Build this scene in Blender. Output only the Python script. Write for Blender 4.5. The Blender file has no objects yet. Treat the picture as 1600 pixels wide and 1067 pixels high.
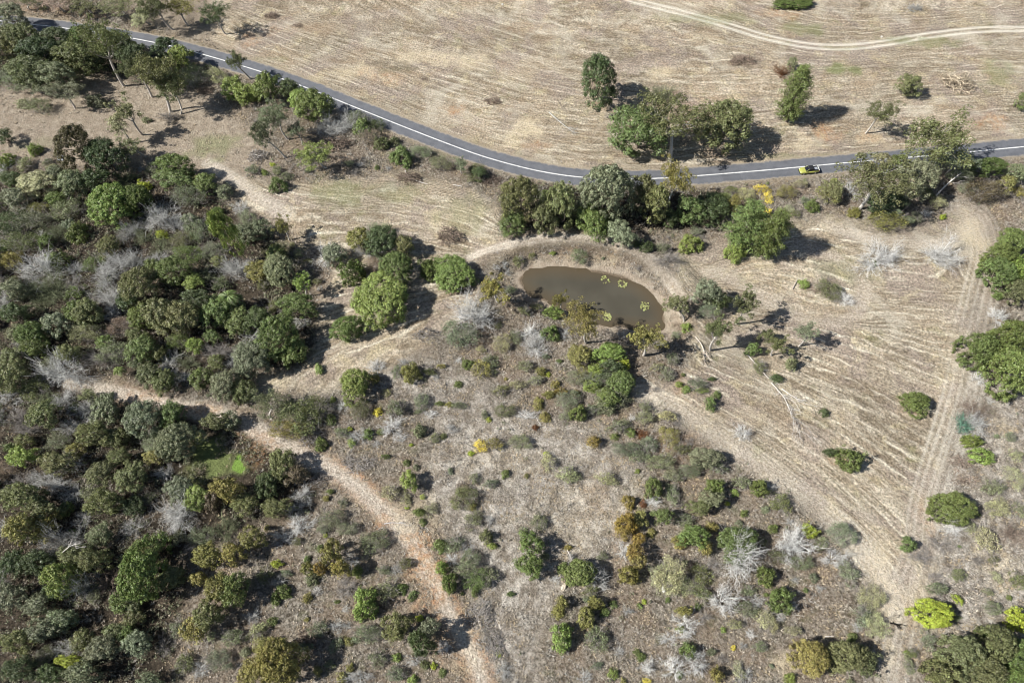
import bpy, math, random
import numpy as np
from mathutils import Vector, Matrix, Euler
R = math.radians
C = bpy.context.scene.collection
# ---------------------------------------------------------------- camera, sky, sun, exposure
ALT = 120.0
TILT = 28.0
F = 24.0 / 36.0 * 1600.0
cam_d = bpy.data.cameras.new('camera'); cam = bpy.data.objects.new('camera', cam_d); C.objects.link(cam)
cam.location = (0, 0, ALT); cam.rotation_euler = (R(TILT), 0, 0)
cam_d.lens = 24; cam_d.sensor_width = 36; cam_d.clip_start = 1; cam_d.clip_end = 5000
bpy.context.scene.camera = cam
SUN_EL, SUN_AZ = 43.0, 10.0          # shadows run to the right and a little away from the camera
w = bpy.data.worlds.new("World"); bpy.context.scene.world = w; w.use_nodes = True
nt = w.node_tree; bg = nt.nodes['Background']
sky = nt.nodes.new('ShaderNodeTexSky'); sky.sky_type = 'NISHITA'; sky.sun_disc = False
sky.sun_elevation = R(SUN_EL); sky.sun_rotation = R(270 - SUN_AZ); sky.altitude = 300
nt.links.new(sky.outputs[0], bg.inputs[0]); bg.inputs[1].default_value = 0.055
sl = bpy.data.lights.new('sun', 'SUN'); sun = bpy.data.objects.new('sun', sl); C.objects.link(sun)
sl.energy = 5.0; sl.angle = R(0.53); sl.color = (1.0, 0.97, 0.92)
dirv = Vector((math.cos(R(SUN_AZ)) * math.cos(R(SUN_EL)), math.sin(R(SUN_AZ)) * math.cos(R(SUN_EL)), -math.sin(R(SUN_EL))))
sun.rotation_euler = dirv.to_track_quat('-Z', 'Y').to_euler(); sun.location = (-200, -30, 200)
vs = bpy.context.scene.view_settings
bpy.context.scene.cycles.filter_width = 1.05
vs.view_transform = 'Standard'; vs.look = 'None'; vs.exposure = 0.62; vs.gamma = 1; vs.use_curve_mapping = False

cp, sp = math.cos(R(TILT)), math.sin(R(TILT))
def ray(px, py):
    u = (px - 800) / F; v = (533.5 - py) / F
    k = cp - v * sp
    return u / k, (sp + v * cp) / k          # ground offset per metre of height below the camera
def p2w(px, py, z=0.0):
    a, b = ray(px, py)
    return a * (ALT - z), b * (ALT - z)
def w2p(x, y, z=0.0):
    Y = y; Z = z - ALT
    dz = Y * sp - Z * cp; dy = Y * cp + Z * sp
    return 800 + F * x / dz, 533.5 - F * dy / dz
def gsd(px, py):
    v = (533.5 - py) / F
    return ALT / (cp - v * sp) / F
def W(pts, z=0.0): return np.array([p2w(a, b, z) for a, b in pts])

# ---------------------------------------------------------------- regular grid of the ground
GX0, GX1, GY0, GY1, GS = -170.0, 170.0, -14.0, 186.0, 0.5
gx = np.arange(GX0, GX1 + .01, GS); gy = np.arange(GY0, GY1 + .01, GS)
NX, NY = len(gx), len(gy)
XX, YY = np.meshgrid(gx, gy)
rs = np.random.RandomState(7)
def vnoise(x, y, scale, seed):
    r = np.random.RandomState(seed).rand(256, 256)
    u = x / scale + 1000.3; v = y / scale + 1000.7
    i = np.floor(u).astype(int); j = np.floor(v).astype(int)
    a = u - i; b = v - j; a = a * a * (3 - 2 * a); b = b * b * (3 - 2 * b)
    g = lambda p, q: r[p % 256, q % 256]
    return (g(i, j) * (1 - a) + g(i + 1, j) * a) * (1 - b) + (g(i, j + 1) * (1 - a) + g(i + 1, j + 1) * a) * b
def inside(poly, x, y):
    c = np.zeros(x.shape, bool); n = len(poly)
    for i in range(n):
        x1, y1 = poly[i]; x2, y2 = poly[(i + 1) % n]
        if y1 == y2: continue
        c ^= ((y1 > y) != (y2 > y)) & (x < (x2 - x1) * (y - y1) / (y2 - y1) + x1)
    return c
def dist(line, x, y, closed=False):
    d = np.full(x.shape, 1e9); n = len(line)
    for i in range(n if closed else n - 1):
        a = np.array(line[i]); b = np.array(line[(i + 1) % n]); ab = b - a
        t = np.clip(((x - a[0]) * ab[0] + (y - a[1]) * ab[1]) / max(ab @ ab, 1e-9), 0, 1)
        d = np.minimum(d, np.hypot(x - a[0] - t * ab[0], y - a[1] - t * ab[1]))
    return d
def smooth_line(pts, n=8, closed=False):
    P = [np.array(p, float) for p in pts]; out = []; m = len(P)
    for i in range(m if closed else m - 1):
        g = (lambda k: P[k % m]) if closed else (lambda k: P[min(max(k, 0), m - 1)])
        p0, p1, p2, p3 = g(i - 1), g(i), g(i + 1), g(i + 2)
        for k in range(n):
            t = k / n
            out.append(0.5 * (2 * p1 + (p2 - p0) * t + (2 * p0 - 5 * p1 + 4 * p2 - p3) * t * t + (3 * p1 - p0 - 3 * p2 + p3) * t ** 3))
    if not closed: out.append(P[-1])
    return np.array(out)
def blur(m, k):
    for _ in range(k):
        m = (m + np.roll(m, 1, 0) + np.roll(m, -1, 0)) / 3
        m = (m + np.roll(m, 1, 1) + np.roll(m, -1, 1)) / 3
    return m
ss = lambda e0, e1, x: (lambda t: t * t * (3 - 2 * t))(np.clip((x - e0) / (e1 - e0), 0, 1))

WATER_Z = -1.1
POND_PX = [(813, 438), (820, 430), (835, 424), (855, 420), (880, 421), (905, 423.5), (930, 424), (950, 427.5), (970, 432), (987, 441), (1003, 451),
           (1018, 464), (1030, 479), (1035, 493), (1036, 505), (1028, 513), (1000, 512), (965, 509), (940, 507), (915, 499), (890, 486), (865, 474), (840, 464), (822, 452)]
ROAD_PX = [(-120, 14), (-40, 27), (0, 33), (54, 39), (82, 42), (150, 51), (227, 64), (297, 80), (400, 110), (475, 136), (550, 166), (625, 196), (700, 225), (750, 243),
           (800, 257.5), (850, 269), (907, 277), (975, 280), (1025, 279), (1075, 276), (1187, 267), (1280, 258.5), (1375, 250), (1490, 240), (1600, 229.5), (1720, 218)]
ROAD_HW = 2.55
pond = smooth_line(W(POND_PX, WATER_Z), 6, True)
road = smooth_line(W(ROAD_PX), 8)
psd = dist(pond, XX, YY, True); psd = np.where(inside(pond, XX, YY), -psd, psd)
rd = dist(road[::2], XX, YY)
# tracks: (pixel points, half width in metres, name of mask)
TR = {
 'dirt': ([(100, 588), (120, 598), (170, 610), (220, 622), (300, 640), (370, 655), (420, 685), (480, 715), (545, 750), (600, 798), (645, 850), (672, 900), (697, 950), (725, 1000), (745, 1040), (760, 1100)], 1.9),
 'ruts': ([(940, -20), (985, -1), (1060, 19), (1130, 38), (1200, 59), (1260, 71), (1320, 74), (1380, 68), (1450, 56), (1530, 47), (1600, 46), (1700, 50)], 1.6),
 'lane': ([(1500, 325), (1530, 345), (1543, 400), (1530, 470), (1515, 540), (1508, 600), (1490, 660), (1465, 740), (1450, 800), (1442, 870), (1418, 940), (1402, 1010), (1388, 1100)], 3.0),
 'dam': ([(735, 402), (800, 386), (870, 377), (950, 384), (1000, 402), (1035, 428), (1062, 465)], 1.5),
 'edge': ([(1000, 612), (1080, 655), (1200, 735), (1300, 812), (1360, 870), (1405, 945)], 2.2),
 'clear': ([(325, 255), (370, 283), (410, 312), (450, 335)], 1.6),
 'ring': ([(1100, 425), (1150, 440), (1200, 470), (1245, 495), (1300, 505), (1345, 480), (1345, 440), (1300, 400), (1250, 385)], 1.6),
 'arc': ([(1290, 350), (1340, 370), (1420, 380), (1480, 375), (1515, 350)], 1.6),
 'footpath': ([(1235, 1060), (1300, 1035), (1390, 1050)], .1),
}
TD = {k: dist(smooth_line(W(p), 5), XX, YY) for k, (p, hw) in TR.items()}
n1 = vnoise(XX, YY, 7, 1); n2 = vnoise(XX, YY, 2.3, 2); n3 = vnoise(XX, YY, 1.1, 3); n4 = vnoise(XX, YY, 20, 4)
wob = (n1 - .5) * 2.0 + (n2 - .5) * 1.2
track = np.zeros_like(XX)
for k in ('dirt', 'lane', 'dam', 'edge', 'clear', 'ring', 'arc'):
    hw = TR[k][1]; s = {'dirt': 1., 'lane': .32, 'dam': .9, 'edge': .4, 'clear': .7, 'ring': .5, 'arc': .5}[k]
    track = np.maximum(track, s * (1 - ss(hw * .45, hw * 1.15, TD[k] + wob * .35)))
ruts = np.exp(-((TD['ruts'] - .85) / .36) ** 2)
for k_, offs_, s_ in (('lane', (.5, 2.0, 3.2), .5), ('edge', (.2, 1.2, 2.3), .45), ('arc', (.5, 1.5), .35), ('clear', (.5, 1.4), .35), ('dam', (.7,), .35)):
    for o_ in offs_: ruts = np.maximum(ruts, s_ * (.1 + n1 * .8 + n4 * .5) * np.exp(-((TD[k_] + (n4 - .5) * .6 - o_) / .26) ** 2))
POLY_FIELD = [
 [(330, -80), (1800, -80), (1800, 215), (1400, 240), (1180, 258), (1000, 269), (900, 265), (780, 242), (640, 195), (520, 147), (400, 100), (330, 70)],
 [(330, 245), (440, 290), (560, 280), (640, 265), (720, 285), (790, 320), (790, 370), (870, 365), (960, 378), (900, 392), (800, 392), (745, 405), (740, 480), (700, 510), (640, 560), (560, 600), (470, 620), (400, 625), (390, 600), (470, 580), (500, 540), (490, 480), (520, 430), (470, 380), (420, 340), (360, 300)],
 [(1055, 410), (1100, 380), (1230, 340), (1340, 345), (1440, 355), (1500, 330), (1545, 350), (1538, 450), (1520, 520), (1514, 600), (1492, 680), (1465, 760), (1452, 860), (1440, 920), (1410, 1000), (1400, 1090), (1380, 1090), (1390, 980), (1370, 920), (1330, 850), (1260, 790), (1180, 740), (1100, 690), (1020, 640), (990, 605), (1060, 590), (1080, 540), (1060, 480)]]
POLY_FOREST = [
 [(-160, 60), (60, 60), (220, 80), (310, 110), (280, 150), (190, 128), (100, 122), (-160, 170)],
 [(-200, 250), (60, 262), (120, 270), (290, 262), (380, 330), (440, 400), (470, 450), (490, 520), (480, 590), (400, 600), (370, 640), (200, 600), (150, 590), (160, 620), (400, 690), (490, 740), (480, 800), (400, 830), (300, 860), (270, 1000), (270, 1150), (-200, 1150)],
 [(790, 285), (1000, 292), (1130, 300), (1180, 320), (1080, 360), (960, 375), (790, 365)]]
POLY_BARE = [[(-160, 180), (110, 120), (200, 132), (320, 150), (400, 200), (430, 280), (330, 270), (200, 250), (100, 255), (-160, 240)],
             [(300, -40), (140, -40), (230, 50), (340, 80), (420, 100), (420, -40)]]
POLY_PALE = [[(690, 690), (800, 660), (930, 670), (990, 760), (960, 900), (880, 900), (840, 1067), (780, 1067), (740, 900), (650, 780)], [(560, 560), (640, 530), (800, 640), (700, 700), (620, 620)],
 [(1500, 590), (1640, 600), (1700, 1000), (1480, 1000), (1430, 930), (1450, 800), (1480, 700)]]
def zone(polys, k=5):
    m = np.zeros_like(XX)
    xw = XX + (n1 - .5) * 4; yw = YY + (n4 - .5) * 5
    for p in polys: m = np.maximum(m, inside(W(p), xw, yw).astype(float))
    return blur(m, k)
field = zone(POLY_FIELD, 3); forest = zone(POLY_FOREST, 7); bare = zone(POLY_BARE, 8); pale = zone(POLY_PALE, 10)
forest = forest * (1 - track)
def spots(lst):
    m = np.zeros_like(XX)
    for (px, py, wpx, hpx, s) in lst:
        x, y = p2w(px, py); g = gsd(px, py)
        q = np.hypot((XX - x) / (wpx * g * .5), (YY - y) / (hpx * g * .62)) + (n2 - .5) * .9 + (n1 - .5) * .5 + (n3 - .5) * .5
        m = np.maximum(m, s * (1 - ss(.35, 1.15, q)))
    return m
orange = spots([(715, 172, 70, 24, 1.), (1290, 205, 70, 36, .9), (605, 122, 60, 26, .6), (1212, 22, 70, 26, .7), (1545, 185, 60, 40, .8), (1360, 215, 50, 26, .5),
  (830, 228, 50, 20, .7), (575, 115, 60, 24, .4), (395, 62, 36, 30, .8), (678, 925, 60, 120, 1.), (655, 870, 60, 60, 1.), (640, 1000, 1, 1, 0), (690, 1000, 30, 60, .5), (300, 640, 110, 16, .8), (232, 622, 60, 22, .6),
  (400, 700, 70, 44, .8), (225, 618, 60, 24, .7), (940, 120, 30, 14, .4), (840, 45, 120, 30, .35), (470, 45, 160, 30, .3), (1080, 190, 200, 120, .25), (1310, 720, 50, 26, .5), (1425, 645, 60, 24, .4),
  (1445, 800, 30, 50, .5), (1060, 600, 20, 40, .5), (600, 815, 30, 24, .8), (1060, 210, 120, 60, .3), (970, 870, 60, 60, .35), (1060, 700, 80, 50, .35), (350, 885, 120, 20, .4), (910, 395, 160, 18, .4), (60, 15, 120, 24, .5), (120, 20, 80, 20, .5), (1420, 965, 24, 40, .4), (930, 780, 60, 60, .25)])
green = spots([(336, 713, 100, 66, .94), (373, 718, 24, 44, 1.3), (1265, 45, 90, 26, .5), (1100, 30, 200, 22, .35), (1325, 108, 80, 22, .8), (1450, 66, 120, 22, .5), (1330, 75, 60, 10, .3), (1570, 120, 60, 60, .45), (985, 452, 50, 20, .3), (1012, 462, 30, 30, .4),
  (530, 300, 120, 50, .45), (330, 225, 90, 50, .5), (600, 300, 140, 40, .35), (720, 330, 120, 60, .3), (980, 436, 30, 12, .6), (1030, 478, 16, 40, .5), (1300, 420, 110, 36, .3), (450, 390, 80, 40, .3), (60, 225, 80, 30, .2), (700, 240, 240, 14, .4), (430, 92, 60, 14, .3), (1310, 245, 300, 12, .4), (1530, 265, 120, 20, .4)])
orange = np.maximum(orange, np.exp(-((TD['dirt'] - 1.75) / .8) ** 2) * ss(.35, .75, n4 * .5 + n1 * .5 + .12 * (YY < 45)) * .9)
green = np.maximum(green, .85 * np.exp(-(dist(W([(990, 440), (1006, 450), (1022, 464), (1034, 479), (1040, 492)]), XX, YY) / .75) ** 2))
palesp = spots([(700, 90, 180, 30, .8), (560, 112, 70, 34, .8), (815, 205, 60, 44, 1.), (800, 220, 60, 30, .8), (1030, 118, 50, 34, .7), (1255, 225, 40, 44, .8), (1370, 222, 60, 30, .6), (1490, 230, 60, 30, .6), (1095, 60, 60, 20, .4), (740, 100, 70, 26, .6),
  (790, 430, 50, 70, .5), (900, 405, 200, 26, .6), (430, 600, 90, 34, .6), (1520, 365, 50, 60, .7), (1440, 960, 60, 100, .3), (1560, 880, 90, 60, .7), (1580, 700, 40, 120, .4), (1225, 1030, 50, 50, .7), (650, 800, 90, 60, .5), (730, 1000, 60, 130, .4),
  (1180, 390, 60, 60, .5), (1370, 880, 60, 100, .5), (1390, 930, 50, 60, .5), (1380, 965, 22, 34, 1.), (1160, 650, 90, 24, .4), (170, 590, 60, 30, .4), (100, 40, 60, 20, .4), (700, 340, 120, 60, .3), (900, 800, 200, 120, .3), (780, 720, 200, 90, .25)])
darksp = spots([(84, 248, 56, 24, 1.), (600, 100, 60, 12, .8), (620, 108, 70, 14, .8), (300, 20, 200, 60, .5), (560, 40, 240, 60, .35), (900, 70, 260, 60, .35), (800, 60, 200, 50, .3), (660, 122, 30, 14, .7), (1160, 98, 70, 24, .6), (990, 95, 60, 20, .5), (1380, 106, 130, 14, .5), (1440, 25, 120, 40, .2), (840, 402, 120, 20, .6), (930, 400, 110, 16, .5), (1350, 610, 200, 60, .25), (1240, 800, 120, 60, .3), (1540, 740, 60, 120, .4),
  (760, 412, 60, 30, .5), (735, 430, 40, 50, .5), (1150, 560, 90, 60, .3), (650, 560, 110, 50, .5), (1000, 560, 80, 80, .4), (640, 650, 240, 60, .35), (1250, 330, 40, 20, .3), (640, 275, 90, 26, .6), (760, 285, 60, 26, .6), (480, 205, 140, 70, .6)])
# height of the ground
hill = (vnoise(XX, YY, 38, 11) - .5) * 1.6 + (vnoise(XX, YY, 14, 12) - .5) * .7
flat = ss(3, 14, rd) * ss(2, 9, np.minimum(TD['dirt'], TD['ruts'])) * ss(4, 14, psd)
hs = 1 - np.clip(field + bare * .6, 0, 1)
H = hill * flat * (.25 + .75 * hs)
H += ((n2 - .5) * .28 + (n3 - .5) * .24) * np.clip(hs * 1.0 + .12, 0, 1) * ss(2.6, 4, rd) * (1 - track) * ss(.5, 2.5, psd)
H -= track * .08 + ruts * .06
ne = ss(-8, 4, (XX - 18) * .35 + (YY - 66))
H += (.25 + .95 * ne) * ss(3.6, 5.6, psd) * (1 - ss(7.5, 12, psd)) * (.7 + n1 * .6)
darksp = np.maximum(darksp, ne * .75 * ss(3.4, 4.4, psd) * (1 - ss(5.8, 7.4, psd)) * ss(.25, .6, n2 * .5 + n1 * .5))
H += np.where(psd < 5, WATER_Z + .0, 0) * (1 - ss(0.2, 5, psd)) - .9 * (1 - ss(-4, 0.0, psd))
H += (n2 - .5) * .12 * (1 - ss(1, 3, abs(psd)))
H = np.where(rd < 3.2, np.minimum(H, 0) * 0 - .03 * (rd > 2.6), H)
def hz(x, y):
    u = min(max((x - GX0) / GS, 0), NX - 1.001); v = min(max((y - GY0) / GS, 0), NY - 1.001)
    i, j = int(u), int(v); a, b = u - i, v - j
    return float((H[j, i] * (1 - a) + H[j, i + 1] * a) * (1 - b) + (H[j + 1, i] * (1 - a) + H[j + 1, i + 1] * a) * b)
def at(mask, x, y):
    i = int(min(max(round((x - GX0) / GS), 0), NX - 1)); j = int(min(max(round((y - GY0) / GS), 0), NY - 1)); return float(mask[j, i])
# mowing direction: a smooth scalar whose level lines follow the swaths
STR = [(0, [p for p in ROAD_PX if p[0] > -50]), (12, [(300, 0), (400, 50), (560, 105), (680, 150), (800, 180), (950, 200), (1200, 190), (1400, 170), (1600, 165)]),
 (24, [(360, -5), (560, 40), (700, 75), (850, 120), (1000, 135), (1200, 140), (1400, 118), (1600, 120)]), (36, TR['ruts'][0]), (50, [(1100, -60), (1300, 10), (1600, 5)]),
 (100, TR['edge'][0]), (108, [(1060, 580), (1200, 640), (1330, 730), (1440, 830)]), (118, [(1140, 530), (1330, 600), (1490, 680)]), (127, [(1200, 490), (1340, 520), (1510, 580)]),
 (135, [(1180, 455), (1250, 485), (1320, 500), (1400, 490), (1530, 510)]), (143, [(1100, 430), (1180, 400), (1260, 400), (1340, 430), (1430, 440), (1530, 450)]), (151, [(1080, 410), (1180, 375), (1300, 352), (1400, 378), (1500, 372)]),
 (60, [(310, 255), (380, 300), (450, 335), (520, 340), (640, 345), (740, 378), (800, 388)]), (52, [(360, 240), (500, 285), (640, 300), (770, 330)]), (80, [(480, 600), (560, 565), (660, 530), (740, 480)])]
K = 2
sx_, sy_ = XX[::K, ::K], YY[::K, ::K]
fix = np.zeros(sx_.shape, bool); val = np.zeros(sx_.shape); num = np.zeros(sx_.shape); den = np.zeros(sx_.shape)
for v_, pl in STR:
    d_ = dist(smooth_line(W(pl), 3), sx_, sy_)
    wt = 1 / (d_ + .3) ** 2.2; num += v_ * wt; den += wt
    m_ = d_ < .75; fix |= m_; val[m_] = v_
L = num / den
for _ in range(500):
    P = np.pad(L, 1, mode='edge')
    L = (P[:-2, 1:-1] + P[2:, 1:-1] + P[1:-1, :-2] + P[1:-1, 2:]) / 4
    L[fix] = val[fix]
ui = np.clip((XX - GX0) / (GS * K), 0, L.shape[1] - 1.001); vi = np.clip((YY - GY0) / (GS * K), 0, L.shape[0] - 1.001)
i_, j_ = ui.astype(int), vi.astype(int); a_, b_ = ui - i_, vi - j_
across = (L[j_, i_] * (1 - a_) + L[j_, i_ + 1] * a_) * (1 - b_) + (L[j_ + 1, i_] * (1 - a_) + L[j_ + 1, i_ + 1] * a_) * b_

# ---------------------------------------------------------------- node helpers
class NT:
    def __init__(s, name):
        s.m = bpy.data.materials.new(name); s.m.use_nodes = True; s.t = s.m.node_tree; s.p = s.t.nodes['Principled BSDF']; s.out = s.t.nodes['Material Output']
    def n(s, typ, **kw):
        x = s.t.nodes.new(typ)
        for k, v in kw.items(): setattr(x, k, v)
        return x
    def l(s, a, b): s.t.links.new(a, b)
    def put(s, sock, v):
        if isinstance(v, (int, float, tuple)): sock.default_value = (v + (1,)) if isinstance(v, tuple) and len(v) == 3 and sock.type == 'RGBA' else v
        else: s.l(v, sock)
    def attr(s, name): return s.n('ShaderNodeAttribute', attribute_name=name).outputs['Fac']
    def pos(s): return s.n('ShaderNodeNewGeometry').outputs['Position']
    def noise(s, vec, scale, detail=3, rough=.6, dist=0):
        x = s.n('ShaderNodeTexNoise'); s.put(x.inputs['Vector'], vec); x.inputs['Scale'].default_value = scale
        x.inputs['Detail'].default_value = detail; x.inputs['Roughness'].default_value = rough; x.inputs['Distortion'].default_value = dist
        return x.outputs['Fac']
    def mr(s, v, a, b, c=0., d=1.):
        x = s.n('ShaderNodeMapRange'); s.put(x.inputs[0], v); x.inputs[1].default_value = a; x.inputs[2].default_value = b; x.inputs[3].default_value = c; x.inputs[4].default_value = d
        return x.outputs[0]
    def ma(s, op, a, b=0., c=0.):
        x = s.n('ShaderNodeMath', operation=op); s.put(x.inputs[0], a); s.put(x.inputs[1], b); s.put(x.inputs[2], c); return x.outputs[0]
    def mix(s, f, a, b, typ='MIX'):
        x = s.n('ShaderNodeMix', data_type='RGBA', blend_type=typ); s.put(x.inputs[0], f); s.put(x.inputs[6], a); s.put(x.inputs[7], b); return x.outputs[2]
    def scale(s, c, f):
        x = s.n('ShaderNodeVectorMath', operation='SCALE'); s.put(x.inputs[0], c); s.put(x.inputs['Scale'], f); return x.outputs[0]
    def comb(s, a, b, c):
        x = s.n('ShaderNodeCombineXYZ'); s.put(x.inputs[0], a); s.put(x.inputs[1], b); s.put(x.inputs[2], c); return x.outputs[0]
    def bump(s, h, strength, d):
        x = s.n('ShaderNodeBump'); s.put(x.inputs['Height'], h); x.inputs['Strength'].default_value = strength; x.inputs['Distance'].default_value = d; s.l(x.outputs[0], s.p.inputs['Normal'])

def ground_material():
    g = NT('ground_soil_and_grass'); P = g.pos()
    sep = g.n('ShaderNodeSeparateXYZ'); g.l(P, sep.inputs[0]); px, py = sep.outputs[0], sep.outputs[1]
    ac = g.attr('across')
    fine = g.noise(P, 3.2, 5, .75); mid = g.noise(P, .7, 4, .65); big = g.noise(P, .11, 3, .6); tiny = g.noise(P, 9, 3, .8)
    streak = g.noise(g.comb(g.ma('MULTIPLY', ac, 1.0), g.ma('MULTIPLY', px, .07), g.ma('MULTIPLY', py, .07)), .95, 3, .7, .35)
    streak2 = g.noise(g.comb(g.ma('MULTIPLY', ac, 2.6), g.ma('MULTIPLY', px, .22), g.ma('MULTIPLY', py, .22)), 1.0, 3, .7, .3)
    # mown field
    per = g.ma('ADD', g.ma('MULTIPLY', ac, 4.1), g.mr(g.noise(P, .13, 2, .5), 0, 1, -6, 6))
    rows = g.ma('MULTIPLY', g.ma('POWER', g.ma('MULTIPLY_ADD', g.ma('SINE', per), .5, .5), 5.), g.mr(g.noise(g.comb(g.ma('MULTIPLY', ac, .9), g.ma('MULTIPLY', px, .12), g.ma('MULTIPLY', py, .12)), 1.3, 2, .6), .42, .62))
    speck = g.noise(P, 2.1, 2, .6)
    f = g.mix(g.mr(streak, .40, .62), (.265, .215, .152), (.485, .425, .335))
    f = g.mix(g.mr(streak2, .52, .66, 0, .85), f, (.64, .575, .465))
    f = g.mix(g.mr(streak2, .49, .36, 0, .85), f, (.205, .165, .112))
    f = g.mix(g.mr(big, .42, .66, 0, .55), f, (.30, .235, .17))
    f = g.mix(g.mr(mid, .35, .68, 0, .35), f, (.36, .295, .225))
    f = g.scale(f, g.mr(g.noise(P, .055, 4, .6), .38, .62, .78, 1.12))
    f = g.mix(g.mr(g.noise(P, .085, 4, .6, .5), .50, .60, 0, .8), f, g.scale((.31, .255, .215), g.mr(streak, .4, .6, .8, 1.15)))
    f = g.mix(g.mr(g.noise(P, .21, 4, .6, .5), .56, .66, 0, .4), f, (.58, .50, .32))
    f = g.mix(g.ma('MULTIPLY', g.mr(py, 95, 125), g.mr(g.noise(P, .12, 5, .7, 1.), .50, .62, 0, .42)), f, (.33, .245, .165))
    f = g.mix(g.mr(g.noise(P, .16, 4, .65), .60, .70, 0, .45), f, (.22, .22, .105))
    f = g.mix(g.ma('MULTIPLY', g.ma('MULTIPLY', rows, g.mr(g.attr('track'), .02, .2, 1., 0.)), g.ma('MULTIPLY', g.mr(py, 95, 125, .95, .6), g.mr(g.noise(P, .05, 3, .6), .4, .6, .35, 1.1))), f, (.72, .66, .54))
    f = g.scale(f, g.ma('MULTIPLY', g.mr(speck, .32, .68, .62, 1.38), g.ma('MULTIPLY', g.mr(fine, .34, .66, .62, 1.36), g.mr(tiny, .35, .65, .8, 1.2))))
    vm = g.n('ShaderNodeVectorMath', operation='MULTIPLY'); g.l(f, vm.inputs[0]); vm.inputs[1].default_value = (1.05, 1.045, 1.01); f = vm.outputs[0]
    f = g.mix(g.mr(g.noise(P, .075, 5, .65, .8), .54, .66, 0, .5), f, g.scale((.62, .56, .45), g.mr(fine, .34, .66, .7, 1.25)))
    # rank dry scrub grass
    tuft = g.noise(g.scale(P, 1.0), 1.5, 4, .75, .6)
    s = g.mix(g.mr(tuft, .38, .62), (.100, .082, .060), (.385, .345, .285))
    s = g.mix(g.mr(big, .4, .62, 0, .6), s, (.25, .185, .13))
    s = g.mix(g.mr(g.noise(P, .35, 3, .6), .55, .7, 0, .35), s, (.15, .16, .075))
    s = g.scale(s, g.ma('MULTIPLY', g.mr(g.ma('MULTIPLY_ADD', speck, .5, g.ma('MULTIPLY', fine, .5)), .34, .66, .42, 1.5), g.mr(tiny, .35, .65, .75, 1.25)))
    # litter under the forest
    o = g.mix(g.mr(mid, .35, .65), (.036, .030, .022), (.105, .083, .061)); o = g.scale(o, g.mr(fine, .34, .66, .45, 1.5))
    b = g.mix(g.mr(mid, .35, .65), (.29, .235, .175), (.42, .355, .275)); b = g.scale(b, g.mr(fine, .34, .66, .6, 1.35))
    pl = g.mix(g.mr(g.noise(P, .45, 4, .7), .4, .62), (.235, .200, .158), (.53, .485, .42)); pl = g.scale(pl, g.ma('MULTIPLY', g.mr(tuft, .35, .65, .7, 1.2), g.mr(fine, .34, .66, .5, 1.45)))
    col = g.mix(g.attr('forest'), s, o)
    col = g.mix(g.attr('pale'), col, pl)
    col = g.mix(g.attr('bare'), col, b)
    col = g.mix(g.attr('field'), col, f)
    tr = g.mix(g.mr(g.noise(P, 1.6, 4, .7), .35, .65), (.42, .345, .27), (.72, .645, .54)); tr = g.scale(tr, g.mr(fine, .34, .66, .6, 1.35))
    col = g.mix(g.ma('MULTIPLY', g.attr('track'), .85), col, tr)
    col = g.mix(g.ma('MULTIPLY', g.attr('ruts'), .9), col, (.82, .765, .65))
    col = g.mix(g.ma('MULTIPLY', g.attr('palespot'), g.mr(g.ma('MULTIPLY_ADD', tuft, .5, g.ma('MULTIPLY', fine, .5)), .40, .58, .05, .95)), col, (.72, .61, .42))
    og = g.scale(g.mix(g.mr(g.noise(P, .9, 4, .7), .4, .6), (.40, .20, .095), (.56, .38, .22)), g.mr(fine, .34, .66, .5, 1.45))
    col = g.mix(g.ma('MULTIPLY', g.attr('orange'), g.mr(g.ma('MULTIPLY_ADD', tuft, .6, g.ma('MULTIPLY', mid, .4)), .42, .58, .1, .9)), col, og)
    gr = g.scale(g.mix(g.ma('GREATER_THAN', g.attr('green'), .95), (.185, .225, .08), (.21, .33, .07)), g.mr(fine, .3, .7, .6, 1.4))
    col = g.mix(g.ma('MULTIPLY', g.attr('green'), g.mr(mid, .3, .65, .65, 1.)), col, gr)
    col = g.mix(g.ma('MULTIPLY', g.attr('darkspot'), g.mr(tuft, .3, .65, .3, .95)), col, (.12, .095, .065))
    # pond bank and road verge
    sd = g.attr('pondsd')
    mud = g.scale(g.mix(g.mr(mid, .3, .7), (.36, .285, .21), (.50, .425, .335)), g.mr(fine, .3, .7, .8, 1.15))
    sdn = g.ma('ADD', sd, g.mr(g.noise(P, .55, 4, .7), .3, .7, -1.6, 1.6))
    col = g.mix(g.mr(sdn, 1.4, 3.2, .85, 0.), col, mud)
    col = g.mix(g.mr(sd, .0, .55, .8, 0.), col, (.13, .095, .06))
    rdm = g.attr('roaddist')
    verge = g.scale((.40, .335, .24), g.mr(fine, .3, .7, .6, 1.3))
    col = g.mix(g.mr(g.ma('ADD', rdm, g.mr(mid, 0, 1, -.9, .9)), 2.6, 4.2, .7, 0.), col, verge)
    g.l(col, g.p.inputs['Base Color']); g.p.inputs['Roughness'].default_value = .95; g.p.inputs['Specular IOR Level'].default_value = .1
    rough = g.ma('MULTIPLY_ADD', g.attr('field'), -.5, 1.)
    hgt = g.ma('ADD', g.ma('MULTIPLY', tuft, g.ma('MULTIPLY', rough, .8)), g.ma('ADD', g.ma('MULTIPLY', fine, .55), g.ma('MULTIPLY', tiny, .12)))
    hgt = g.ma('ADD', hgt, g.ma('MULTIPLY', g.ma('ADD', streak, streak2), g.ma('MULTIPLY', g.attr('field'), .35)))
    g.bump(hgt, 1., .6)
    return g.m

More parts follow.
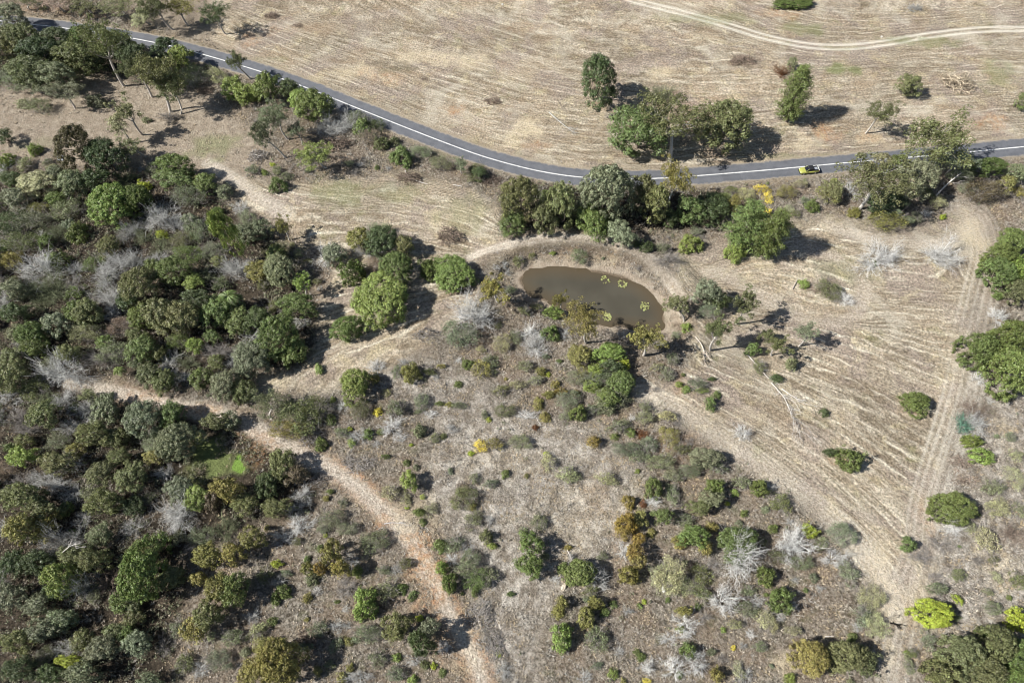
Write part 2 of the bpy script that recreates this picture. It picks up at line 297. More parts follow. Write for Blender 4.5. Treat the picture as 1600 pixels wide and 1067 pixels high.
def make_mesh(name, V, polys, mat, smooth=False, loops=None):
    """V (n,3); polys (m,k) int array of one face size, or a list of such arrays"""
    me = bpy.data.meshes.new(name)
    if not isinstance(polys, list): polys = [polys]
    polys = [p for p in polys if len(p)]
    me.vertices.add(len(V)); me.vertices.foreach_set('co', np.asarray(V, np.float32).ravel())
    li = np.concatenate([p.ravel() for p in polys]).astype(np.int32)
    tot = np.concatenate([np.full(len(p), p.shape[1]) for p in polys]).astype(np.int32)
    st = np.concatenate([[0], np.cumsum(tot)[:-1]]).astype(np.int32)
    me.loops.add(len(li)); me.loops.foreach_set('vertex_index', li)
    me.polygons.add(len(tot)); me.polygons.foreach_set('loop_start', st); me.polygons.foreach_set('loop_total', tot)
    me.update(calc_edges=True); me.validate()
    if smooth: me.polygons.foreach_set('use_smooth', np.ones(len(tot), bool))
    if mat: me.materials.append(mat)
    return me
def link(name, me, parent=None, color=None, loc=None, **props):
    o = bpy.data.objects.new(name, me); C.objects.link(o)
    if parent: o.parent = parent
    if color: o.color = (*color, 1)
    if loc is not None: o.location = loc
    for k, v in props.items(): o[k] = v
    return o

# ---------------------------------------------------------------- ground (one sheet, fine where the photo looks, coarse to the horizon)
ext = np.array([3, 8, 18, 40, 90, 200, 450, 900, 1800.])
ax = np.concatenate([GX0 - ext[::-1], gx, GX1 + ext]); ay = np.concatenate([GY0 - ext[::-1], gy, GY1 + ext])
def padE(m): return np.pad(m, len(ext), mode='edge')
AX, AY = np.meshgrid(ax, ay); HH = padE(H)
fade = np.clip(1 - (np.maximum(np.maximum(GX0 - AX, AX - GX1), np.maximum(GY0 - AY, AY - GY1))) / 60, 0, 1)
HH = HH * fade
V = np.stack([AX.ravel(), AY.ravel(), HH.ravel()], 1)
idx = np.arange(AX.size).reshape(AX.shape)
Q = np.stack([idx[:-1, :-1].ravel(), idx[:-1, 1:].ravel(), idx[1:, 1:].ravel(), idx[1:, :-1].ravel()], 1)
gme = make_mesh('ground', V, Q, ground_material(), True)
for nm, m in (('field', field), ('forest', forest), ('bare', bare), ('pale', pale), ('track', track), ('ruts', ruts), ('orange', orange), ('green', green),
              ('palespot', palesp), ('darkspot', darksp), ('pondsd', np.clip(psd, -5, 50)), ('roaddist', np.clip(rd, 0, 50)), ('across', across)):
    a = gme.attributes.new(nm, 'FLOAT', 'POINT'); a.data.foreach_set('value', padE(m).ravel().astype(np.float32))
link('ground', gme, kind='structure')

# water
wm = NT('pond_water'); wP = wm.pos()
wc = wm.mix(wm.mr(wm.noise(wP, .12, 3, .5), .35, .65), (.066, .060, .045), (.088, .080, .060))
wc = wm.mix(wm.mr(wm.attr('depth'), 0., 3.0, .5, 0.), wc, (.10, .068, .035))
wm.l(wc, wm.p.inputs['Base Color']); wm.p.inputs['Roughness'].default_value = .04; wm.p.inputs['IOR'].default_value = 1.33
wm.bump(wm.noise(wP, 2.2, 3, .5), .05, .05)
m_ = psd < 1.2
gi = np.full(psd.shape, -1); gi[m_] = np.arange(m_.sum())
q_ = np.stack([gi[:-1, :-1].ravel(), gi[:-1, 1:].ravel(), gi[1:, 1:].ravel(), gi[1:, :-1].ravel()], 1); q_ = q_[(q_ >= 0).all(1)]
wme = make_mesh('pond_water', np.stack([XX[m_], YY[m_], np.full(m_.sum(), WATER_Z + .02)], 1), q_, wm.m, True)
a = wme.attributes.new('depth', 'FLOAT', 'POINT'); a.data.foreach_set('value', (-psd[m_]).astype(np.float32))
link('pond_water', wme, kind='structure')

# road and its centre line
def strip(line, offs, z, mat, name, seg=None):
    T = np.gradient(line, axis=0); T /= np.linalg.norm(T, axis=1)[:, None]; N = np.stack([-T[:, 1], T[:, 0]], 1)
    rows = [np.concatenate([line + N * (o if np.ndim(o) == 0 else o[:, None]), np.full((len(line), 1), z)], 1) for o in offs]
    V = np.concatenate(rows); n = len(line); k = len(offs)
    i = np.arange(n - 1); q = []
    for r in range(k - 1): q.append(np.stack([r * n + i, r * n + i + 1, (r + 1) * n + i + 1, (r + 1) * n + i], 1))
    return link(name, make_mesh(name, V, np.concatenate(q)[:, ::-1], mat, True), kind='structure')
road_f = smooth_line(W(ROAD_PX), 30)
rm = NT('asphalt'); rP = rm.pos()
rc = rm.mix(rm.mr(rm.noise(rP, .5, 4, .6), .35, .65), (.098, .102, .114), (.132, .137, .150))
rc = rm.scale(rc, rm.mr(rm.noise(rP, 5, 4, .8), .3, .7, .78, 1.2))
rc = rm.mix(rm.mr(rm.noise(rP, .16, 3, .6, 1.5), .58, .62, 0, .5), rc, (.085, .088, .098))
rc = rm.mix(rm.mr(rm.noise(rP, 1.4, 5, .8, 2.), .60, .64, 0, .4), rc, (.20, .19, .175))
dl = rm.attr('offset')
rc = rm.mix(rm.mr(rm.ma('ABSOLUTE', rm.ma('SUBTRACT', rm.ma('ABSOLUTE', dl), 1.15)), .0, .55, .35, 0.), rc, (.135, .138, .148))
rc = rm.mix(rm.mr(rm.ma('ADD', rm.ma('ABSOLUTE', dl), rm.mr(rm.noise(rP, 1.1, 3, .6), .2, .8, -.35, .35)), 2.15, 2.5, 0, .75), rc, (.33, .28, .21))
rm.l(rc, rm.p.inputs['Base Color']); rm.p.inputs['Roughness'].default_value = .85; rm.bump(rm.noise(rP, 9, 3, .8), .3, .03)
rn = np.random.RandomState(3); e1 = vnoise(road_f[:, 0], road_f[:, 1], 1.6, 5) * .3; e2 = vnoise(road_f[:, 0], road_f[:, 1], 1.4, 6) * .3
ro = strip(road_f, [-ROAD_HW - e1, -1.2, 0., 1.2, ROAD_HW + e2], .012, rm.m, 'road')
oa = ro.data.attributes.new('offset', 'FLOAT', 'POINT'); nn = len(road_f)
oa.data.foreach_set('value', np.concatenate([np.full(nn, v_) for v_ in (-2.6, -1.2, 0, 1.2, 2.6)]).astype(np.float32))
lm = NT('road_paint'); lP = lm.pos(); lm.l(lm.scale((.72, .72, .70), lm.mr(lm.noise(lP, 1.6, 5, .75), .3, .6, .5, 1.05)), lm.p.inputs['Base Color']); lm.p.inputs['Roughness'].default_value = .7
strip(road_f, [-.14, .14], .018, lm.m, 'road_centre_line')
# ---------------------------------------------------------------- plant materials
def leaf_material(name, rough=.45, trans=.14, spread=.5):
    g = NT(name); oi = g.n('ShaderNodeObjectInfo'); ge = g.n('ShaderNodeNewGeometry')
    base = g.n('ShaderNodeHueSaturation'); g.l(oi.outputs['Color'], base.inputs['Color'])
    g.l(g.mr(ge.outputs['Random Per Island'], 0, 1, .475, .52), base.inputs['Hue'])
    v = g.ma('MULTIPLY', g.mr(ge.outputs['Random Per Island'], 0, 1, 1 - spread, 1 + spread), g.mr(g.noise(g.pos(), .8, 2, .5), .3, .7, .72, 1.3))
    g.l(v, base.inputs['Value']); c = base.outputs[0]
    g.l(c, g.p.inputs['Base Color']); g.p.inputs['Roughness'].default_value = rough; g.p.inputs['Specular IOR Level'].default_value = .35
    tb = g.n('ShaderNodeBsdfTranslucent'); g.l(g.mix(.35, c, (.22, .32, .04)), tb.inputs[0])
    ms = g.n('ShaderNodeMixShader'); ms.inputs[0].default_value = trans
    g.l(g.p.outputs[0], ms.inputs[1]); g.l(tb.outputs[0], ms.inputs[2]); g.l(ms.outputs[0], g.out.inputs[0])
    return g.m
M_LEAF = leaf_material('leaves')
def wood_material(name):
    g = NT(name); oi = g.n('ShaderNodeObjectInfo'); P = g.pos()
    ge = g.n('ShaderNodeNewGeometry')
    c = g.scale(oi.outputs['Color'], g.ma('MULTIPLY', g.mr(ge.outputs['Random Per Island'], 0, 1, .5, 1.4), g.mr(g.noise(P, 3, 4, .7), .3, .7, .7, 1.2)))
    g.l(c, g.p.inputs['Base Color']); g.p.inputs['Roughness'].default_value = .85; g.p.inputs['Specular IOR Level'].default_value = .2
    return g.m
M_WOOD = wood_material('bark_and_twigs')
COL = dict(dg=(.082, .108, .046), mg=(.144, .184, .060), bg=(.225, .285, .078), lg=(.34, .40, .06), ol=(.160, .170, .074), yo=(.245, .225, .075), gg=(.195, .215, .125),
           og=(.27, .205, .06), ye=(.66, .54, .10), te=(.12, .24, .17), ru=(.17, .075, .032), pg=(.34, .34, .19), db=(.115, .092, .052),
           si=(.50, .495, .47), wh=(.70, .69, .66), br=(.28, .22, .175), pu=(.31, .285, .26), tn=(.46, .39, .29))
BARK = (.20, .165, .13); GUMBARK = (.50, .46, .41)

# ---------------------------------------------------------------- geometry pieces (numpy)
def leaves(rn, cen, rad, n, size, up=-.35, flat=1.0, jit=.55, aspect=.55):
    """n leaves over each blob (cen (k,3), rad (k,)): diamond leaf quads"""
    k = len(cen); N = k * n
    d = rn.normal(size=(N, 3)); d /= np.linalg.norm(d, axis=1)[:, None]
    low = d[:, 2] < up; d[low, 2] *= -1
    c = np.repeat(cen, n, 0); r = np.repeat(rad, n)
    rr = r * np.where(rn.rand(N) < .75, rn.uniform(.82, 1.12, N), rn.uniform(.35, .85, N))
    p = c + d * rr[:, None] * np.array([1, 1, flat])
    nrm = d + rn.normal(size=(N, 3)) * jit; nrm[:, 2] += .15; nrm /= np.linalg.norm(nrm, axis=1)[:, None]
    t = np.cross(nrm, rn.normal(size=(N, 3))); t /= np.linalg.norm(t, axis=1)[:, None]; b = np.cross(nrm, t)
    s = size * rn.uniform(.6, 1.35, N)[:, None] * .5
    V = np.stack([p - t * s, p - b * s * aspect, p + t * s, p + b * s * aspect], 1).reshape(-1, 3)
    return V, np.arange(N * 4).reshape(-1, 4)
class Tubes:
    def __init__(s): s.V = []; s.Q = []; s.n = 0
    def add(s, pts, r0, r1, k=4):
        pts = np.asarray(pts, float); m = len(pts)
        T = np.gradient(pts, axis=0); T /= np.maximum(np.linalg.norm(T, axis=1), 1e-9)[:, None]
        ref = np.array([.31, .17, .93]) if abs(T[0, 2]) < .9 else np.array([1., .2, 0])
        A = np.cross(T, ref); A /= np.linalg.norm(A, axis=1)[:, None]; B = np.cross(T, A)
        r = np.linspace(r0, r1, m)
        ang = np.arange(k) / k * 2 * math.pi
        ring = pts[:, None, :] + r[:, None, None] * (np.cos(ang)[None, :, None] * A[:, None, :] + np.sin(ang)[None, :, None] * B[:, None, :])
        s.V.append(ring.reshape(-1, 3)); i = np.arange(m - 1)[:, None] * k; j = np.arange(k)[None, :]; j2 = (j + 1) % k
        s.Q.append((np.stack([i + j, i + j2, i + k + j2, i + k + j], -1).reshape(-1, 4)) + s.n); s.n += m * k
    def get(s): return np.concatenate(s.V), np.concatenate(s.Q)
    def mesh(s, name): V, Q = s.get(); return make_mesh(name, V, Q, M_WOOD, True)
def curve(a, b, bend, n=4, rn=None):
    a = np.asarray(a, float); b = np.asarray(b, float); t = np.linspace(0, 1, n)[:, None]
    m = (rn.normal(size=3) * bend * np.linalg.norm(b - a)) if rn is not None else np.zeros(3)
    return a + (b - a) * t + m * (4 * t * (1 - t))
def harm(rn, k=4, amp=.16):
    a = rn.uniform(0, 6.28, k); c = rn.normal(size=k) * amp / np.arange(1, k + 1) ** .5
    return lambda th: 1 + sum(c[i] * np.cos((i + 1) * th + a[i]) for i in range(k))

# each prototype returns {'part name': mesh, ...}; unit size: radius R0 metres, height H0 metres
def proto_tree(seed, R0, H0, nb, br, nl, ls, zlo=.22, gap=0.06, amp=.16):
    rn = np.random.RandomState(seed); h = harm(rn, 5, amp)
    th = rn.uniform(0, 2 * math.pi, nb); u = rn.rand(nb) ** .62
    z = zlo + (1 - zlo) * rn.uniform(0, 1, nb)
    prof = np.sqrt(np.clip(1 - ((z - zlo - .22) / (1.0 - zlo - .22)) ** 2, .0, 1)); prof = np.where(z < zlo + .22, .72 + .28 * (z - zlo) / .22, prof)
    rr = R0 * (1 - br * .8) * h(th) * prof * np.where(rn.rand(nb) < .8, rn.uniform(.82, 1.04, nb), rn.uniform(.2, .8, nb))
    top = rn.rand(nb) < .45                       # part of the clumps fill the top of the dome
    rt = R0 * (1 - br) * np.sqrt(rn.rand(nb)) * h(th); zt = zlo + .22 + (1 - zlo - .22) * np.sqrt(np.clip(1 - (rt / (R0 * 1.12)) ** 2, 0, 1))
    rr = np.where(top, rt, rr); z = np.where(top, zt * rn.uniform(.93, 1.03, nb), z)
    cen = np.stack([rr * np.cos(th), rr * np.sin(th), z * H0 - br * R0 * .6], 1)
    ga = rn.uniform(0, 6.28, 3)
    rad = R0 * br * rn.uniform(.6, 1.3, nb)
    cen[:, 2] = np.maximum(cen[:, 2], rad * .6)
    V, Q = leaves(rn, cen, rad, nl, ls, up=-.25, flat=.8, jit=.32)
    cm = make_mesh('crown', V, Q, M_LEAF)
    t = Tubes(); f = H0 * (zlo + .1); t.add(curve((0, 0, -.4), (rn.normal() * .1 * R0, rn.normal() * .1 * R0, f), .05, 5, rn), .045 * R0 + .04, .03 * R0 + .03, 6)
    for k in rn.choice(nb, min(9, nb), False):
        t.add(curve((0, 0, f * .55), cen[k], .12, 5, rn), .022 * R0 + .02, .012, 4)
    return {'trunk': t.mesh('trunk'), 'crown': cm}
def proto_gum(seed, R0, H0, nc, ls, nl, fork=.45):
    """open eucalypt: pale forking trunk, separate hanging clumps; crown spans z .4..1"""
    rn = np.random.RandomState(seed); t = Tubes(); cen = []; rad = []
    trunk = curve((0, 0, -.4), (rn.normal() * .08 * R0, rn.normal() * .08 * R0, H0 * fork), .05, 6, rn); t.add(trunk, .026 * H0 + .05, .018 * H0 + .03, 6)
    tip = trunk[-1]; nlimb = 5
    for i in range(nlimb):
        th = i / nlimb * 6.283 + rn.uniform(-.4, .4); q = R0 * rn.uniform(.35, .62)
        e = np.array([math.cos(th) * q, math.sin(th) * q, H0 * rn.uniform(.66, .84)])
        limb = curve(tip, e, .1, 5, rn); t.add(limb, .012 * H0 + .03, .03, 4)
        for j in range(nc // nlimb):
            c = e + np.array([rn.normal() * .30 * R0, rn.normal() * .30 * R0, rn.uniform(-.10, .16) * H0]); c[2] = min(c[2], H0 * .95)
            t.add(curve(limb[3], c, .12, 4, rn), .03, .012, 3); m = rn.randint(2, 5)
            for _ in range(m):
                cen.append(c + rn.normal(size=3) * .13 * R0 * np.array([1, 1, .7])); rad.append(R0 * rn.uniform(.10, .19))
    V, Q = leaves(rn, np.array(cen), np.array(rad), nl, ls, up=-.6, flat=.75, jit=.9)
    return {'trunk': t.mesh('trunk'), 'crown': make_mesh('crown', V, Q, M_LEAF)}
def twig_mass(rn, R0, H0, nmain, k2, k3, thick, base_spread=.12, curl=.3, low=.05):
    t = Tubes()
    for i in range(nmain):
        th = i / nmain * 6.283 + rn.uniform(-.3, .3); el = math.asin(rn.uniform(low, .98)); L = rn.uniform(.4, .78)
        d = np.array([math.cos(th) * math.cos(el) * R0, math.sin(th) * math.cos(el) * R0, math.sin(el) * H0]) * L
        b = np.array([rn.normal() * base_spread * R0, rn.normal() * base_spread * R0, -.1])
        m = curve(b, b + d, curl, 6, rn); t.add(m, thick, thick * .6, 4)
        for j in range(k2):
            s = m[rn.randint(2, 6)]; v = d / np.linalg.norm(d) * np.array([R0, R0, H0]).mean() * rn.uniform(.22, .45) + rn.normal(size=3) * .22 * R0
            v[2] = max(v[2], -.05 * H0)
            m2 = curve(s, s + v, curl, 4, rn); t.add(m2, thick * .55, thick * .35, 3)
            for l in range(k3):
                s2 = m2[rn.randint(1, 4)]; v2 = v * rn.uniform(.35, .7) + rn.normal(size=3) * .12 * R0; e2 = s2 + v2; e2[2] = max(e2[2], .05)
                t.add(curve(s2, e2, curl, 3, rn), thick * .35, thick * .22, 3)
    return t
def proto_dead(seed, R0, H0, thick=.055, n=13, k2=5, k3=4):
    rn = np.random.RandomState(seed)
    t = twig_mass(rn, R0, H0, n, k2, k3, thick); st = Tubes(); st.add(curve((0, 0, -.4), (0, 0, H0 * .22), .1, 4, rn), thick * 2.6, thick * 1.6, 6)
    return {'trunk': st.mesh('trunk'), 'branches': t.mesh('branches')}
def proto_scrub(seed, R0, H0, nl, ls):
    rn = np.random.RandomState(seed); t = twig_mass(rn, R0, H0, 12, 5, 4, .04)
    h = harm(rn, 4, .2); k = 60; th = rn.uniform(0, 6.28, k); u = np.sqrt(rn.rand(k)); r = R0 * .88 * u * h(th)
    z = H0 * (.25 + .68 * np.sqrt(np.clip(1 - u ** 2, 0, 1)) * rn.uniform(.6, 1.05, k)); cen = np.stack([r * np.cos(th), r * np.sin(th), z], 1)
    V, Q = leaves(rn, cen, R0 * rn.uniform(.13, .30, k), nl // k, ls, up=-1, jit=.9)
    return {'stems': t.mesh('stems'), 'foliage': make_mesh('foliage', V, Q, M_LEAF)}
def proto_bush(seed, R0, H0, nb, br, nl, ls):
    rn = np.random.RandomState(seed); h = harm(rn, 6, .15)
    th = rn.uniform(0, 6.283, nb); el = np.arcsin(rn.uniform(.02, 1, nb)); q = np.where(rn.rand(nb) < .15, rn.uniform(1.0, 1.28, nb), rn.uniform(.76, 1.04, nb)) * h(th)
    cen = np.stack([np.cos(th) * np.cos(el) * R0 * q * (1 - br), np.sin(th) * np.cos(el) * R0 * q * (1 - br), np.sin(el) * H0 * q * (1 - br)], 1)
    V, Q = leaves(rn, cen, R0 * br * rn.uniform(.65, 1.35, nb), nl, ls, up=-.2, jit=.36)
    t = Tubes()
    for k in rn.choice(nb, 8, False): t.add(curve((rn.normal() * .08, rn.normal() * .08, -.1), cen[k], .1, 4, rn), .035 * R0 + .01, .012, 4)
    return {'stems': t.mesh('stems'), 'foliage': make_mesh('foliage', V, Q, M_LEAF)}
def proto_brush(seed, R0, H0, n=170, thick=.055, amp=.35):
    rn = np.random.RandomState(seed); t = Tubes(); h = harm(rn, 5, amp)
    for _ in range(n):
        th = rn.uniform(0, 6.28); u = math.sqrt(rn.rand()); r = R0 * u * .85 * h(th); z = H0 * rn.uniform(.0, .8) * math.sqrt(max(1 - u * u, .04))
        c = np.array([r * math.cos(th), r * math.sin(th), z]); v = rn.normal(size=3) * np.array([1, 1, .6]) * R0 * .26 + np.array([math.cos(th), math.sin(th), .5]) * R0 * .10
        t.add(curve(c - v * .5, c + v * .5, .15, 3, rn), thick, thick * .5, 3)
    return {'twigs': t.mesh('twigs')}
def proto_bunya(seed, R0, H0, zlo=.12):
    rn = np.random.RandomState(seed); t = Tubes(); t.add(curve((0, 0, -.4), (R0 * .1, 0, H0 * .97), .01, 7, rn), .32, .07, 7); cen = []; rad = []
    nw = 17
    for i in range(nw):
        z = zlo + (1 - zlo) * i / nw; m = 7
        L = R0 * (1 - .55 * abs(z - .45) / .55) * (1.0 if z < .8 else .62)
        for j in range(m):
            if rn.rand() < .12: continue
            th = j / m * 6.283 + i * .7 + rn.uniform(-.2, .2); l = L * rn.uniform(.65, 1.08)
            b = np.array([0, 0, z * H0]); e = b + np.array([math.cos(th) * l, math.sin(th) * l, -.06 * l + rn.uniform(-.2, .3)])
            t.add(curve(b, e, .05, 3, rn), .06, .025, 3)
            for f, q in ((1., .20), (.74, .17), (.45, .13)):
                cen.append(b + (e - b) * f); rad.append(R0 * q * rn.uniform(.8, 1.2))
    V, Q = leaves(rn, np.array(cen), np.array(rad), 60, .24, up=-.6, jit=.4)
    return {'trunk': t.mesh('trunk'), 'crown': make_mesh('crown', V, Q, M_LEAF)}
def proto_palm(seed, R0, H0, nf=15):
    rn = np.random.RandomState(seed); t = Tubes(); t.add(curve((0, 0, -.3), (.1, .1, H0 * .62), .03, 6, rn), .17, .12, 7); parts = {'trunk': t.mesh('trunk')}; fr = []
    for i in range(nf):
        th = i * 2.399; d = np.array([math.cos(th), math.sin(th), 0]); L = R0 * rn.uniform(.85, 1.1); rise = rn.uniform(.1, .9); V = []; Q = []
        s = np.linspace(0, 1, 15); sp_ = np.stack([d[0] * L * s, d[1] * L * s, H0 * .62 + L * (rise * s - (.55 + .5 * rise) * s ** 2 * 1.1)], 1) + np.array([.1, .1, 0])
        side = np.array([-d[1], d[0], 0]); q = 0
        for a in range(1, 15):
            w_ = .34 * R0 * math.sin(math.pi * min(.12 + s[a] * .85, 1)) ** .7
            for sg in (-1, 1):
                e = sp_[a] + side * sg * w_ + d * w_ * .5 + np.array([0, 0, -.45 * w_]); n_ = d * .05 * R0
                V += [sp_[a] - n_, sp_[a] + n_, e]; Q.append([q, q + 1, q + 2]); q += 3
        fr.append(make_mesh('frond', np.array(V), np.array(Q), M_LEAF))
    parts['frond'] = fr
    return parts
# name -> (list of prototypes, R0, H0)
PR = {}
def reg(k, R0, H0, lst): PR[k] = (lst, R0, H0)
reg('tree_l', 5.0, 8.5, [proto_tree(10 + i, 5.0, 8.5, 190, .150, 64, .34) for i in range(4)])
reg('tree_m', 3.2, 5.6, [proto_tree(20 + i, 3.2, 5.6, 120, .18, 54, .28) for i in range(6)])
reg('tree_s', 1.9, 3.2, [proto_tree(30 + i, 1.9, 3.2, 60, .23, 46, .22) for i in range(5)])
reg('dense_l', 4.6, 6.6, [proto_tree(40 + i, 4.6, 6.6, 380, .115, 48, .28, .05, 0, .19) for i in range(3)])
reg('bush_m', 2.3, 2.6, [proto_bush(50 + i, 2.3, 2.6, 150, .16, 34, .22) for i in range(4)])
reg('bush_s', 1.1, 1.3, [proto_bush(60 + i, 1.1, 1.3, 60, .26, 24, .16) for i in range(4)])
reg('gum_l', 4.8, 11., [proto_gum(70 + i, 4.8, 11., 50, .30, 46) for i in range(4)])
reg('gum_s', 2.6, 7.5, [proto_gum(80 + i, 2.6, 7.5, 40, .24, 40) for i in range(4)])
reg('dead_l', 3.6, 4.0, [proto_dead(90 + i, 3.6, 4.0, .058, 15, 11, 7) for i in range(4)])
reg('dead_s', 1.7, 1.9, [proto_dead(100 + i, 1.7, 1.9, .042, 12, 8, 6) for i in range(4)])
reg('scrub_l', 3.4, 3.8, [proto_scrub(110 + i, 3.4, 3.8, 4200, .22) for i in range(4)])
reg('scrub_s', 1.5, 1.5, [proto_scrub(120 + i, 1.5, 1.5, 1700, .16) for i in range(4)])
reg('brush', 2.5, 1.1, [proto_brush(130 + i, 2.5, 1.1) for i in range(3)])
reg('brush_s', 1.3, .8, [proto_brush(160 + i, 1.3, .8, 60, .05, .45) for i in range(4)])
reg('bunya', 3.2, 15., [proto_bunya(140, 3.2, 15.), proto_bunya(141, 3.2, 15.)])
reg('palm', 2.4, 5.5, [proto_palm(150, 2.4, 5.5), proto_palm(151, 2.4, 5.5)])
